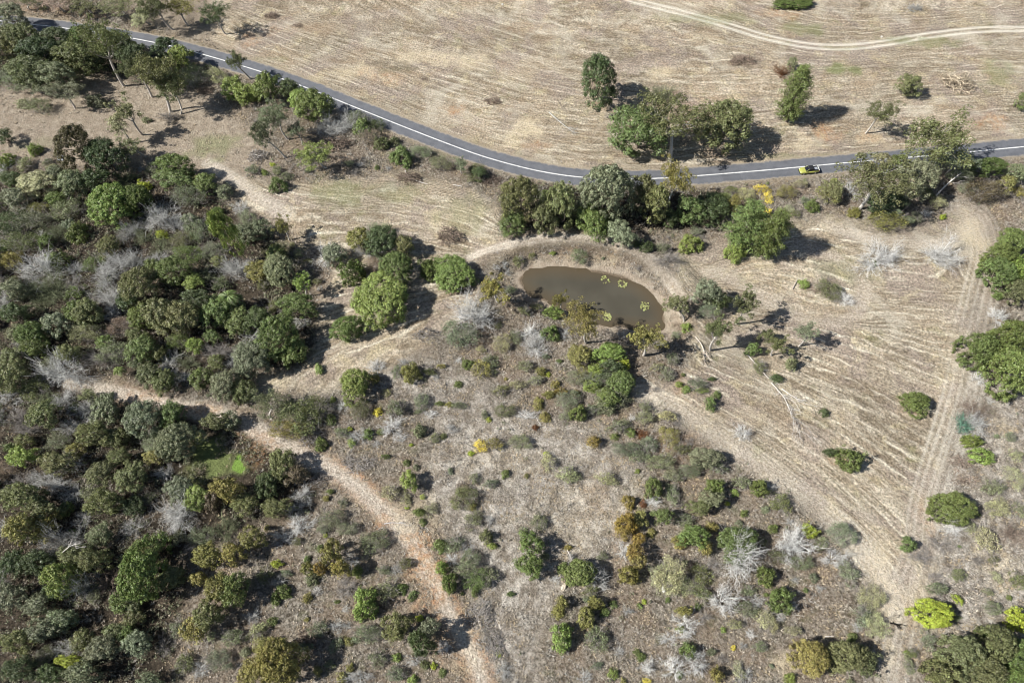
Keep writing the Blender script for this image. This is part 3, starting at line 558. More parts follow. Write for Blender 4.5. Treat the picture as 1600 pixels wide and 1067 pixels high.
CAT = """
T gg 18 26 44 32
T dg 92 66 50 34
T ol 34 62 54 40
T dg 62 84 56 44
T mg 124 64 44 34
G ol 152 64 62 50 b=193,133 | tall olive gum whose long pale trunk leans over the dirt below the road's left end | the tall leaning gum at upper left
T dg 186 72 48 38
T dg 210 88 42 42
T ol 118 92 56 38
T ol 48 114 60 40
T gg 88 122 56 34
T ol 8 70 50 60
T dg 150 95 40 30
G ol 214 106 48 38 b=236,150
G ol 246 118 52 60 b=265,174 | tall dark olive gum on bare dirt, left one of a touching pair under the road | the touching pair of dark gums
G ol 266 134 40 54 b=281,177 | narrow dark gum, right one of the touching pair above a long shadow on bare dirt
T bg 284 92 40 32 | rounded bright green tree under the road just where the road comes clear of the forest | the rounded bright tree under the road
T dg 258 78 40 32
S gg 300 118 46 34
X si 300 122 30 20
G dg 332 22 36 38 b=352,53 | dark compact gum standing alone above the road at upper left with a round shadow | the dark lone gum above the road
G yo 280 12 44 32 b=293,39
G ol 240 10 50 30 b=270,46
G ol 180 8 50 30 b=191,26
G ol 132 6 44 28 b=143,22
G br 88 2 50 30 b=100,18
G pg 220 26 40 20 b=236,38
G ol 47 2 40 20 b=49,16
G ol 368 96 26 34 b=392,124 | thin sparse gum leaning over the road edge, its dark stem rising from green bushes
T bg 362 138 32 40
T bg 382 146 30 34
B yo 397 151 22 24
G pg 197 176 38 26 b=221,208 | light green flat crowned gum, upper one of two on bare ground at upper left | the two light green gums
G pg 183 195 34 28 b=203,222 | light green gum, lower one of two leaning side by side on the bare ground
B gg 228 187 16 12
G gg 103 143 46 26 b=117,169 | small grey green gum on bare ground with a flat crown and a dark leaning stem
B gg 149 158 34 18
S gg 60 165 36 24
B pg 36 162 22 16
S gg 20 128 40 30
G gg 55 133 44 24 b=66,146
T db 122 228 48 54 H=10 | large bronze brown tree, left half of a big dark pair beside the white tarp | the big bronze tree
T dg 164 246 50 56 H=8 | large dark tree with brownish edges joined to the right of the bronze tree
G ol 204 230 36 26 b=226,245
B bg 52 234 24 20 | small light green bush just up left of the white tarp
B bg 10 252 24 30
T dg 8 214 26 22
T mg 274 262 54 30
R pu 402 244 40 30 | purplish grey heap of dry brush on the edge of the pale clearing at upper left | the purplish brush heap at upper left
X pu 264 182 26 18
R br 320 110 26 14
R br 322 142 30 18
S pg 338 118 34 26
B dg 328 108 22 10
R br 424 24 30 8 | low dark strip of brush in the mown field near the top, left one of two | the two low brush strips
R br 463 40 22 10 | small dark clump of brush in the mown field near the top, right one of two
R br 663 124 14 11
R br 770 158 32 13 | dark knot of dry branches in the field above the road's long straight
T mg 417 137 34 52 H=6 | dark green narrow tree touching the road edge, first of a green row going right | the green row at the road edge
T dg 450 140 28 30 H=5
T bg 468 160 32 40 H=5
T mg 490 166 48 50 H=7 | rounded bright green tree at the right end of the green row along the road
B ol 462 143 20 16
B gg 515 166 12 12
X si 512 198 44 28 | silver grey bare thicket in the scrub just below the green row by the road | the silver thicket below the road
X si 545 192 40 30
S gg 556 186 36 26
T mg 566 198 24 30
S dg 586 196 30 22
R br 520 225 60 22
G gg 430 182 46 30 b=452,221
G gg 462 205 26 26 b=473,229
G gg 408 208 34 24 b=447,249 | thin grey gum with bare leaning stem and small leafy tip beside the purplish brush heap
G bg 491 240 50 40 b=511,264 | light green airy gum in the upper clearing casting a big shadow to its right | the airy gum in the upper clearing
B mg 625 243 36 38 | rounded dark green bush by the roadside scrub above the clearing's right part | the round dark bush by the roadside
B ol 616 219 18 18
B ol 598 224 28 20
S br 575 214 36 22
S gg 655 238 34 22
S gg 688 256 36 20
S ol 742 270 34 28
G gg 720 256 22 34 b=722,272 | slim pale green sapling against the road edge right of the round dark bush
T dg 748 272 22 26
B mg 589 262 9 10 | tiny dark round bush standing alone in the upper clearing
R br 640 278 50 16
R br 770 282 34 26
R br 790 292 24 22
T dg 932 124 46 64 H=10 b=926,157 | dark grey green tree standing alone in the field above the road, full to the ground | the dark tree in the upper field
T mg 1000 205 74 84 H=10 | broad green tree, left of the three big trees grown together above the road | the three big trees above the road
G ol 1054 184 84 84 b=1047,252 tc=w H=15 | tall olive gum with white trunk, middle of the three big trees above the road
T ol 1132 198 72 78 H=11 | broad dark olive tree, right one of the three big trees grown together above the road
X gg 1032 148 44 18
R br 1160 94 44 14
U mg 1243 148 46 96 b=1228,191 | tall narrow dark pine with tufted branches standing alone in the field above the road | the tall tufted pine
X ru 1222 112 24 20
T gg 1238 100 14 20 H=3.5
T ol 1420 134 34 34 H=5 | neat oval green tree standing alone in the field above the road at upper right | the neat oval tree at upper right
G ol 1377 176 42 28 b=1352,209 | small olive tree with thin leaning stem above the road at upper right
G ol 1470 218 96 52 b=1466,262 H=14 | wide olive gum whose crown hangs over the road at right | the wide gum over the road
G gg 1492 250 60 34 b=1480,276 H=9
R tn 1500 130 66 36 | wide low mound of tan dry brush in the field above the road at right | the tan brush mound
R tn 1480 122 26 16
T mg 1597 158 16 26 H=4
D mg 1238 1 70 12 H=2 | long low green hedge like clump cut by the top edge of the photo
X si 1430 11 22 8
G ol 1378 278 84 60 b=1342,328 tc=w | big olive gum with short leaning pale trunk below the road at right | the big gum below the road
T gg 1432 282 50 56 H=9
T dg 1385 320 60 40 H=4
T mg 1400 258 30 20 H=6
T pg 1372 256 34 20 H=6
S yo 1390 346 56 20
B yo 1335 332 22 16
P gg 1418 342 26 18 H=3 | small palm with drooping fronds at the foot of the big gum below the road
P gg 1398 330 26 18 H=4.5
B lg 1474 339 13 10 | tiny lime green bush in the straw right of the big gum
S db 1540 300 56 36
S gg 1512 296 26 22
T yo 1574 288 26 24 H=4
T mg 1545 262 50 22 H=5
T gg 1590 272 30 24 H=5
S gg 1500 275 40 20
S yo 1592 300 26 20
T pg 58 289 56 40 H=5 | pale green rounded tree at the left edge of the forest top, below the white tarp | the pale round tree at left
T gg 24 310 40 30
S yo 60 328 36 22
T gg 112 288 44 38
T dg 148 284 44 32
T dg 20 282 34 22
D bg 178 318 62 64 H=7 | big bright green rounded tree, brightest in the upper forest, next to a silver bare tree | the bright tree in the upper forest
D mg 214 312 40 46 H=6
B lg 223 293 22 26
X si 251 336 50 48 | silver bare tree with spreading branches right of the big bright green tree | the silver tree in the upper forest
X si 272 350 30 20
S gg 105 328 44 36
B mg 120 366 36 34
T mg 90 312 30 20
S dg 20 352 56 44
S gg 50 345 50 34
X si 46 338 30 26
X gg 85 362 36 22
X si 200 362 34 26
X gg 222 370 28 22
T bg 357 368 32 32 H=6 b=385,404 | bright green leafy treetop with a dark stem at the forest edge left of the clearing
T gg 382 366 34 30
S gg 310 358 44 36
T mg 274 280 56 34 H=5
T mg 322 288 34 32
T gg 352 300 24 24
S gg 292 306 50 30
X si 198 409 52 30 | silver bare thicket in the middle of the dark upper forest
X si 60 420 64 44 | large silver grey bare tree in the dark forest near the left edge | the large silver tree at left
X gg 80 450 50 40
B mg 86 406 40 24 | small mid green flat bush above the large silver tree near the left edge
T ol 170 386 34 30
S ol 35 380 60 28
S yo 14 406 40 30
X si 118 420 28 24
X si 165 428 40 40
S mg 145 415 30 30
B lg 253 367 22 10
X gg 248 384 30 30
S mg 290 398 46 34
S gg 332 392 40 30
T mg 275 420 50 34
T bg 303 444 30 28
X si 246 404 30 24
T mg 236 414 22 22
T ol 215 448 56 46
T dg 200 470 30 34
T ol 250 492 44 50 H=7 | olive tree of many small yellowish clumps, left half of a pair in the mid forest | the clumpy olive pair
T ol 285 498 46 54 H=7 | olive tree of many small yellowish clumps, right half of a pair in the mid forest
P mg 355 462 40 30 H=8 | palm with dark fronds rising out of the forest edge left of the clearing | the forest palm
P mg 185 578 20 16 H=4
T mg 340 488 44 52
T mg 372 500 34 50
X si 366 420 50 30 | pale flattened dead thicket in the straw at the forest's right edge
X gg 44 455 36 28
X si 170 462 40 30
X si 176 486 30 24
T ol 135 490 44 40
S pg 132 520 46 28
D mg 52 524 50 34 H=5
T mg 218 496 36 40
S br 192 508 40 26
T yo 402 422 30 36
T dg 25 490 40 30
T gg 20 455 40 30
S gg 385 340 30 24
B mg 340 330 22 14
X si 375 325 22 20
T dg 310 470 50 30
B mg 432 289 30 26 H=3 | round green bush alone in the upper clearing left of the light airy gum | the round bush in the upper clearing
G yo 442 356 22 30 b=450,372
T gg 406 358 32 28
T mg 432 396 28 28
T gg 436 422 50 40
G bg 473 442 28 26 b=479,461 | small lime green tree on a thin stem in the straw left of the bushes
T mg 465 478 54 32
T dg 405 500 40 40
T mg 432 522 64 52 | large mid green tree filling the forest edge left of the round bush below the domes
T mg 458 548 34 56
T gg 395 560 56 52
R si 470 505 30 22
S gg 590 362 40 26
T yo 562 376 36 36 H=5
T dg 596 378 50 44 H=6 | dark tree with pale limbs at the top of the clump of bushes in the clearing
T ol 632 384 30 30 H=5
X si 572 392 40 24
T gg 522 398 34 34 H=4
X wh 512 395 28 40 H=3.5 | whitish bare shrub on the left edge of the clump of bushes in the clearing
S br 585 412 30 26
B mg 554 424 44 36 H=5
D bg 602 468 84 80 H=6.5 | largest bright green domed bush in the clearing, right of the small yellow one | the largest bright dome
D mg 620 420 48 48 H=6
B bg 566 470 38 34 H=3.5
R br 703 367 54 36 | round heap of purplish dry brush in the straw above the bright green bushes | the round brush heap in the clearing
D bg 708 428 66 56 H=4.5 | wide bright green domed bush right of the largest dome, left of the pond's bank | the wide bright bush near the pond
B mg 672 420 34 34 H=4
S br 732 432 26 46
D mg 543 515 46 38 H=4.5 | round green bush alone in the straw below the largest bright dome | the round bush below the domes
G yo 770 452 44 36 b=779,477
X wh 740 492 56 50 H=5 | white blossom pale bare round tree on the open ground left of the pond | the white tree left of the pond
S gg 724 522 56 40
R pu 668 522 50 26
T ol 812 312 52 54 H=11 | tall olive tree at the left end of the dark row between road and pond | the dark tree row above the pond
T mg 802 350 38 42 H=5
T ol 848 340 34 50 H=7
T ol 876 320 44 60 H=10 | dark olive tree with clumpy crown, second from the left in the row above the pond
D gg 945 308 78 66 H=14 | tallest widest grey green tree in the middle of the row above the pond
T mg 920 345 56 44 H=6
T gg 970 366 44 36 H=5
T ol 1004 300 34 50 H=9
T ol 1024 318 40 50 H=9
G yo 1056 280 44 34 b=1041,331 tc=w | yellow olive gum on a tall white trunk poking over the road above the pond | the white trunked gum above the pond
T mg 1080 328 44 42 H=6
T dg 1112 326 50 46 H=6
T dg 1046 342 30 24
G yo 1147 316 24 34 b=1146,336
S mg 1130 310 30 22
S ye 1192 296 22 16 | small bright yellow blossoming bush just below the road near the yellow car | the yellow blossom bush
S ye 1200 309 16 22
S yo 1228 300 34 20
S ye 1192 331 26 18 | small golden yellow bush beside the dark tufted conifers
B bg 1077 381 40 34 H=3 | bright green round bush alone between the dark row and the tufted conifers | the bright bush left of the conifers
B dg 1012 386 24 18
S gg 1034 388 24 16
B dg 994 381 14 12
X pu 1046 407 40 22 H=1.6
X pu 1092 378 20 26
U mg 1168 352 64 92 H=13 | large tufted dark green conifer, left one of the touching pair below the yellow blossom | the tufted conifer pair
U mg 1207 366 52 84 H=14 | large tufted dark green conifer, right one of the pair, throwing its shadow over the straw
B bg 1150 392 34 34 H=4
T gg 1104 458 40 34 H=6
T dg 1122 470 34 28 H=5
S gg 1108 486 34 22
G ol 1166 476 32 38 b=1149,506 | small olive gum with thin leaning stem and long shadow right of the pond | the small gum right of the pond
G ol 1057 474 38 34 b=1068,502 | small thin gum with forked pale stem at the pond's right end
B bg 1073 511 22 18
G ol 1121 516 36 38 b=1110,548
G yo 913 500 52 56 b=916,538 H=9 | rounded yellow olive gum leaning over the pond's lower bank, the left one of two | the yellow gum on the pond's bank
G yo 1011 526 46 44 b=1004,557 H=7 | rounded yellow olive gum at the pond's lower right bank, its shadow long to the right
G yo 874 470 20 22 b=878,487
B bg 864 488 36 20
X wh 828 518 28 26
X wh 836 540 38 32
B mg 862 520 30 28
X si 882 522 16 18
B mg 1270 324 23 21 | small neat green bush in the scrub just below the car on the road | the neat bush below the car
T ol 1300 298 28 40 H=4
S yo 1290 305 36 26
X si 1332 296 20 30
X wh 1374 402 62 50 H=3.2 | leafless spreading grey bush with a small green bush inside, in the right field | the leafless bush in the right field
B mg 1366 411 12 12
X wh 1470 398 50 38 H=3.4 | dense round pale grey leafless bush in the right field near its right end | the grey bush in the right field
B bg 1257 443 19 19
S ol 1292 452 40 32
R br 1280 448 60 34 H=.6
X wh 1323 467 22 20 H=2 | small heap of bleached white branches at the foot of the right field's bushy island
X pu 1306 462 22 16
D mg 1578 382 44 46 H=6
D mg 1560 402 48 32 H=6
D mg 1558 428 48 42 H=6 | rounded dense green tree at the left foot of the grove on the right edge | the upper grove on the right edge
D bg 1592 424 30 42 H=6
T ol 1588 456 40 32
B mg 1560 462 20 14
X wh 1560 492 20 24 H=2.4
G gg 1262 520 34 28 b=1248,541 | small grey green gum with a low leaning stem in the field, casting a lacy shadow
D mg 1526 550 52 44 H=8
D mg 1572 530 70 44 H=9 | wide green tree, topmost of the big grove halfway down the right edge | the middle grove on the right edge
D mg 1570 580 74 60 H=9 | wide green tree at the foot of the big grove halfway down the right edge
X wh 1534 590 26 20 H=2
D mg 1429 630 44 32 H=3.5 | dark green oval bush alone in the right field beside the pale lane | the oval bush in the right field
B dg 1288 645 17 16 | small dark round bush alone near the fallen tree in the right field | the dark bush near the fallen tree
B dg 1299 706 23 17 | small dark bush touching the left of a larger round one in the right field
D mg 1329 717 40 36 H=4 | round olive green bush with a smaller dark one at its left in the right field | the bush in the lower right field
D mg 1485 791 66 48 H=4.2 | large smooth domed green bush beside the pale lane at right | the smooth domed bush at right
X te 1506 662 22 34 H=2 | teal green prickly clump on the edge of the lane at right | the teal clump
X si 1522 664 40 34 H=2.4 | silver bare branches tangled just right of the teal clump
B bg 1520 690 36 18
B bg 1537 712 38 28 H=2.4 | bright green lumpy bush beneath the silver branches at right | the lumpy bright bush at right
R br 1500 722 44 30 H=.8
R br 1510 750 50 26 H=.7
X br 1525 640 50 26 H=1.4
G ol 1214 540 32 26 b=1206,556
T ol 1198 526 20 20 H=4
B gg 1237 569 18 26 H=3
B dg 1214 591 22 16
T mg 1176 545 24 18 H=3
S ol 1186 572 22 20
T ol 20 558 32 36
T mg 52 545 40 24
X si 96 580 66 50 H=5 | broad silver bare tree with tangled limbs in the forest left of the track's start | the broad silver tree at left
X si 36 545 26 22
T ol 15 592 46 46
T ol 108 552 36 26
S gg 180 550 56 34
X pu 160 562 40 20
T mg 222 548 40 46
T ol 250 554 28 22
X si 264 566 30 36
T ol 232 586 34 36
T ol 256 596 36 34
T bg 305 540 26 24
X pu 340 548 50 20
T ol 338 566 26 24
T mg 312 590 28 36
X si 282 590 22 24
T gg 350 604 48 38
T ol 378 612 34 36
X gg 294 566 30 20
T ol 140 617 28 20
T gg 165 640 36 50 | grey green oval tree in the forest touching a silver one below the track's start
X si 138 638 40 34
T ol 118 636 18 18
T gg 225 655 56 50 | large grey green tree in the forest right below the orange bend of the dirt track | the grey tree below the track
T mg 268 648 44 34
D gg 278 692 60 50 H=7 | round pale green tree with fine leaves beside the bright green grass patch | the round tree by the green grass
T ol 70 648 46 38
X si 100 626 36 34
X si 108 668 30 20
T ol 338 660 40 26
T gg 362 656 30 24
T ol 145 678 50 34
T ol 185 684 34 28
B mg 14 698 24 16
T ol 38 688 28 20
T bg 36 714 40 30
S gg 92 690 36 28
T ol 92 722 52 34
T yo 118 702 26 22
T ol 158 742 42 34
T ol 203 746 44 42
T ol 186 714 34 24
T yo 240 716 32 22
X si 74 752 46 34
X si 116 720 26 30
X si 112 772 26 30
X si 256 740 28 20
T bg 306 778 36 38 | bright green leafy tree in the forest below the bright grass patch
T gg 280 764 36 40
T yo 358 764 46 34 H=7 | clumpy yellow olive tree at the right edge of the forest below the bright grass
T db 330 780 30 40
T ol 382 788 40 30
X wh 276 806 48 40 H=4 | whitish bare tree with fine dense branches in the lower left forest | the whitish bare tree at lower left
T ol 36 776 60 38
T ol 66 796 50 30
T ol 168 784 54 36
T dg 210 790 30 30
X si 6 622 28 34
X pu 28 652 36 26
S br 14 732 40 20
X pu 40 670 40 20
B bg 498 577 19 15 | tiny green bush in the straw just left of the bright round bush
D bg 555 602 46 46 H=5 | bright green round bush with coarse leaves in the straw in the middle left | the bright bush in the middle left
X wh 588 574 24 30
B yo 586 592 16 24
B yo 642 582 32 30 H=3.2 | round yellow green bush with orange left side on the dry slope | the yellow green bush on the slope
X si 630 566 20 12
B mg 732 569 24 18
B mg 716 600 15 14
S yo 752 576 30 30
S gg 765 565 24 30
S gg 618 637 28 24 H=2.6
B ye 590 644 15 16 | small golden yellow bush alone on the dry slope in the middle left | the golden bush on the slope
G gg 430 628 56 36 b=425,655 H=3
S ol 462 652 66 50 H=4.5
S ol 484 640 50 40 H=4
T gg 452 632 26 18
B mg 517 656 20 20
S yo 452 672 60 30
B mg 502 692 26 20
R pu 484 684 50 30
X wh 612 665 34 30 | pale leafless round bush on the dry slope with one dark shadow side | the pale leafless bush on the slope
B lg 546 670 11 8
B bg 549 691 14 18
B mg 574 678 18 20
X si 560 680 24 24
S gg 535 676 22 16
B mg 595 674 12 12
B gg 654 673 22 24 H=2.6
X si 706 670 18 14
B ol 693 681 12 12
S ye 751 697 20 22
S yo 773 694 26 20
T bg 638 752 24 32 H=3.5 | tall bright green bush on the dry slope right above the pale dirt track | the tall bush above the track
B mg 636 722 13 12
B mg 602 713 14 10
B mg 790 740 16 14
S gg 742 747 18 14
S gg 765 756 22 14
B yo 738 792 16 14
S ol 728 778 40 34
R br 728 772 50 40
B lg 763 655 10 11
S lg 660 776 9 8
B gg 704 736 12 10
S gg 716 634 22 12
B yo 703 632 16 10
T ol 442 722 44 36
T dg 418 756 40 34
T db 460 740 34 30
T ol 432 792 44 28
X si 474 772 28 26
X si 462 792 30 20
R pu 500 748 36 24
R pu 560 726 60 30 H=.8
S gg 536 786 16 12
T yo 905 556 36 34 H=3.5
D bg 952 552 46 30 H=4.5
B lg 975 569 20 20 H=3 | small vivid lime green bush at the right end of the clump below the pond | the vivid lime bush below the pond
T dg 955 575 36 24
T bg 930 580 28 24
S gg 905 590 34 24
B bg 963 590 22 18
T mg 948 622 34 26
S gg 925 640 26 18
B bg 975 604 18 16
S gg 940 592 50 26
D mg 970 600 40 40 H=4
B bg 922 602 30 22
B bg 937 610 14 22
S gg 955 622 50 30
D gg 948 635 30 22 H=3
X gg 972 618 30 20
S gg 820 572 26 18
S yo 910 585 26 24
B yo 845 580 18 18
B lg 857 585 9 10
B yo 868 600 15 18
B og 876 612 24 12
B og 900 614 16 12
B yo 858 616 22 14
S gg 884 624 40 26
B mg 905 645 26 28 H=3.2 | round dark green bush at the foot of the clump, above the open grey slope | the dark bush above the grey slope
B yo 842 630 18 24
B yo 852 652 18 22 | yellow olive bush next to the bleached log pile above the grey slope
B ru 836 667 11 11
X wh 822 648 28 14 H=1
S gg 884 650 20 20
B og 928 689 20 24 H=2.6 | round orange tinted bush alone on the grey slope below the dark round bush | the orange bush on the grey slope
S gg 966 666 30 22
B mg 960 682 16 12
B mg 985 675 16 18
S gg 976 702 44 22
S gg 1014 694 26 26
R ru 1000 680 36 22 H=.7
S yo 1046 680 32 30 | sparse bush with yellow leaves left of the pale field edge
S gg 1032 722 44 26
S gg 1000 714 30 20
T gg 1100 716 48 30 H=3.5
S gg 1075 735 40 20
S gg 1050 745 30 20
S gg 1120 730 30 20
B mg 1022 760 34 28 H=3.6
B mg 1118 760 26 28 H=3.2
T gg 1112 780 36 24 H=4
T ol 1092 792 36 22
B bg 1148 769 13 16
B mg 1187 762 28 27 H=3.2 | neat round green bush at the edge of the pale field with a round shadow | the round bush at the field edge
B og 984 785 26 20
B ru 1005 787 15 13
X wh 1022 784 26 16 H=1.4
S gg 1050 772 24 30
B mg 1110 630 18 26 H=2.6 | lumpy bright green bush on the straw right of the vivid lime bush
B mg 1121 616 14 14
B mg 1112 592 14 8
B bg 1072 608 14 16
S bg 1096 610 20 10
X wh 1160 677 26 20 H=2.4 | small white bare shrub in the straw of the right field's left side | the small white shrub in the field
S gg 1090 600 30 18
B bg 1062 600 14 10
S pg 1026 574 20 14
B lg 852 708 8 7
B yo 823 743 9 8
X pu 1025 608 16 8
B gg 1196 796 14 14
B mg 1068 585 8 6
T yo 38 828 44 44 H=7
T yo 70 818 44 36
X si 92 846 50 34 H=5
X si 68 840 30 22
B mg 114 832 15 15
T gg 155 838 36 32
T bg 96 906 42 50 H=7 | bright green tree wrapped round white bare branches in the lower left forest | the bright tree at lower left
T ol 120 868 50 32
T ol 150 874 46 32 H=7
X si 124 916 36 34 H=5
X br 172 905 34 36
D mg 227 890 64 84 H=8.5 | biggest round dark green tree in the lower left, alone in dark shadow | the round dark tree at lower left
T mg 188 940 34 30
T ol 208 946 24 24
T ol 208 966 28 26
X si 208 822 34 26
B gg 278 838 26 22
S gg 312 838 40 30
X pu 305 850 30 24
T yo 325 868 42 34 H=5
T yo 364 868 36 32 H=4.5 | clumpy yellow olive bush left of the rocky orange strip at lower left
T yo 394 842 36 34 H=5
T yo 308 904 28 20 H=3
T yo 342 918 40 40 H=6
T mg 366 922 38 48 H=6 | mid green rounded tree joined to yellow ones in the lower left clearing | the green tree at lower left clearing
T ol 328 960 40 44 H=5.5
T yo 302 984 38 34 H=4.5 | yellow olive round bush lowest of the yellow trio in the lower left clearing
X si 395 963 24 22
T gg 16 930 48 40
T gg 60 945 40 30
T gg 68 985 50 34
T gg 100 968 44 30
T gg 160 1012 44 36
T ol 128 1000 34 30
T gg 214 1004 40 34
T mg 200 990 30 26
T lg 112 1032 40 20
X si 100 1016 36 20
T gg 130 1050 50 30
T gg 235 1058 36 20
T ol 178 985 34 22
T ol 30 1000 50 34
T dg 30 1044 50 34
T dg 80 1052 40 26
T dg 60 880 50 36
T dg 20 880 44 36
T dg 85 925 36 24
S gg 364 996 36 24
S gg 345 1030 40 30
T yo 396 1050 40 44 H=5
D yo 436 1028 62 66 H=7.5 | large clumpy yellow olive tree on the bottom edge left of the dirt track | the yellow tree on the bottom edge
T yo 410 1010 30 30
T yo 520 862 32 36 H=6 | yellow olive upright tree mixed with bare branches in the scrub left of the track | the upright yellow tree in the scrub
T yo 530 888 30 28 H=5
X si 550 872 24 24
B bg 558 892 22 18 | small vivid lime bush at the foot of the upright yellow tree
T yo 480 888 22 18 H=4
T og 500 888 18 18 H=4
B gg 488 906 26 22
B mg 444 924 28 22
B mg 430 938 20 18
X si 435 909 20 18
B lg 432 880 20 14
B mg 480 873 13 12
S gg 585 846 44 34
S gg 515 810 40 24
S gg 545 826 34 20
S gg 505 826 20 14
X si 466 822 34 40 H=1.4
X si 440 838 34 20 H=1.4
B yo 481 934 16 18
B lg 508 836 7 9
D bg 570 942 38 46 H=4.5 | squarish vivid green bush with even leaves left of the orange part of the track | the squarish vivid bush
B mg 627 920 18 22
S gg 605 922 34 30
X si 618 890 22 12
S gg 600 890 22 14
S ol 634 880 22 16
X pu 540 918 30 30
S gg 497 982 28 26
S gg 572 990 44 26
B yo 545 1002 18 14
X si 525 978 26 16
T ol 620 980 42 42 H=5.5
T dg 656 1004 42 32 H=6.5 | dark green tree throwing a big round shadow onto the lower part of the track | the dark tree beside the lower track
T gg 672 980 30 26 H=6
D mg 702 910 24 30 H=3.6 | dark green rounded bush on the right side of the orange part of the track | the rounded bush right of the track
B bg 691 887 23 22 H=3 | light green round bush touching the right edge of the orange track
S gg 732 882 44 34
S mg 740 905 40 30
S gg 762 900 30 26
B mg 742 924 18 14
B mg 686 852 22 26
X si 728 860 26 20
S gg 710 850 30 24
B mg 655 800 22 14
B mg 661 815 12 14
B ol 664 1038 16 16
B lg 678 1040 12 12
B mg 691 1051 14 16
B bg 645 1062 20 16
X si 648 1030 30 16
S gg 618 1052 30 20
X si 560 1058 40 20
B yo 534 1060 22 20
B yo 546 1044 16 14
B yo 496 1048 18 14
S gg 472 1010 30 10
R br 480 1000 50 24
S gg 740 812 26 26
B ol 760 836 24 22 H=2.6
X si 766 812 18 14
B lg 779 1022 8 12
X si 788 1048 24 20
R pu 750 960 50 50 H=.7
R pu 770 1010 50 50 H=.7
B yo 452 1045 20 16
T mg 828 850 36 40 H=4.8 | upright bright green bush, upper one of two touching on the open slope | the bright bushes on the open slope
T mg 829 884 40 34 H=4.4 | round bright green bush, lower one of two touching on the open slope
X wh 893 873 10 20 H=2
B mg 880 888 22 20
D mg 905 895 46 40 H=4.2
X si 934 904 34 28 H=3.6
S ol 922 924 24 16
X wh 868 904 16 12
D og 982 816 34 30 H=4.5 | tall orange tinted bush cluster at the top right of the open slope | the orange bush cluster
T yo 1000 808 24 28
T og 975 832 26 20
T og 998 842 22 18
B yo 1018 833 15 18
T og 992 862 26 26 H=4
T yo 998 876 24 22 H=4
X wh 976 860 18 22 H=1.6
B yo 986 898 34 28 H=3.5
T mg 1036 808 32 24 H=4
S gg 1068 812 30 20
B yo 1112 822 20 18 H=2.6
T mg 1082 838 46 32 H=4
B yo 1063 845 28 22
B yo 1102 856 26 24 H=3.2
D mg 1153 848 66 44 H=4.6 | broad green bush half covered by a white bare tree near the bottom centre right | the broad bush under the white tree
X wh 1156 868 56 48 H=7 | big white bare tree with spiky branches lying over a broad green bush | the big white spiky tree
S pg 1050 896 56 46 H=4 | wide airy pale grey green bush left of the big white spiky tree | the airy pale bush
S pg 1062 914 40 30
S pg 1034 900 36 40
B yo 878 942 20 26 H=3.2
B yo 871 958 20 22
B yo 916 964 28 34 H=3.6 | round golden olive bush in the group of five on the lower slope | the golden bush on the lower slope
B yo 932 943 28 20 H=3
B gg 918 936 16 12
D bg 881 995 32 42 H=3.6 | oval lime green bush with orange lower left side, lowest of the group on the slope | the lime bush on the lower slope
B mg 958 944 14 14
B mg 945 956 18 16
B lg 1007 940 9 9
B yo 1070 954 26 18 H=3
X wh 1072 978 40 30 H=2.6
B bg 1064 982 16 12
X wh 1132 938 38 38 H=4 | white bare upright tree with fanned branches below the big white spiky tree
S gg 1166 952 32 26
B mg 1091 948 12 12
X pu 1100 964 22 16
X wh 1044 998 30 12 H=1
B mg 1076 1014 28 26 H=3
X wh 1056 1044 40 30 H=3 | tangle of white fallen branches on the bottom edge of the photo, right of centre | the white tangle on the bottom edge
X wh 1088 1036 34 34 H=3
X wh 1012 1044 22 20 H=2
B mg 1062 1054 10 22
B mg 995 1018 12 12
B mg 1002 1026 16 16
B bg 958 1051 18 18
B ye 1010 1063 14 10
B yo 1120 1052 20 26 H=2.8
B gg 1112 1018 16 12
X si 1164 1056 26 24
S pg 1154 1050 20 26
B mg 1197 900 33 26 H=3.2 | round mid green bush with a tight shadow right of the big white spiky tree | the bush right of the white tree
S gg 1170 922 20 18
X wh 1182 938 26 16
S pg 1148 975 26 12
B bg 1131 984 10 10
S pg 1196 966 26 30
B ye 1146 1012 9 9 | tiny yellow bush alone on the lower right slope
B gg 1155 817 13 11
B lg 1266 829 26 20 H=2.4 | small vivid yellow green round bush touching a silver bare tree at lower right | the vivid small bush at lower right
X wh 1240 849 50 42 H=4.4 | pale bare round tree with dense curly twigs beside the vivid small bush
S gg 1312 836 44 34
X wh 1306 872 40 26
B mg 1208 826 18 16
S gg 1255 880 36 22
S gg 1325 895 30 30
S gg 1220 870 30 20
D mg 1421 849 24 20 H=2.4 | small neat green bush alone in the straw where the field narrows | the neat bush where the field narrows
X wh 1490 826 32 24 H=1.6
S gg 1514 822 22 18
S pg 1540 845 34 44
X br 1582 836 44 30 H=2
S ol 1552 874 18 14
X pu 1530 876 22 10 H=1
D mg 1219 936 34 40 H=3.6
X wh 1236 944 20 18
B mg 1260 922 10 8
X pu 1460 900 24 12 H=.8
S pg 1362 935 36 40
S pg 1368 975 36 36
S gg 1350 960 30 30
D lg 1457 962 58 42 H=3.6 | bright lime green domed bush right of the narrow foot of the field | the lime dome at lower right
D lg 1591 968 30 34 H=3.4 | bright lime green bush cut by the right edge near the bottom
B lg 1497 936 18 14
D yo 1266 1027 50 52 H=5.5 | rounded yellow green tree of bulbous clumps near the bottom edge at right | the bulbous yellow tree at the bottom
D ol 1320 1026 50 56 H=5 | broad dull olive tree right of the bulbous yellow one near the bottom edge
D ol 1352 1032 36 40 H=4
B mg 1332 996 20 16
B bg 1234 1060 21 18
S pg 1205 975 22 24
S pg 1240 984 24 16
D ol 1498 1024 62 62 H=7.5 | dull olive tree at the left front of the big grove in the lower right corner | the corner grove
D ol 1548 1010 60 46 H=8
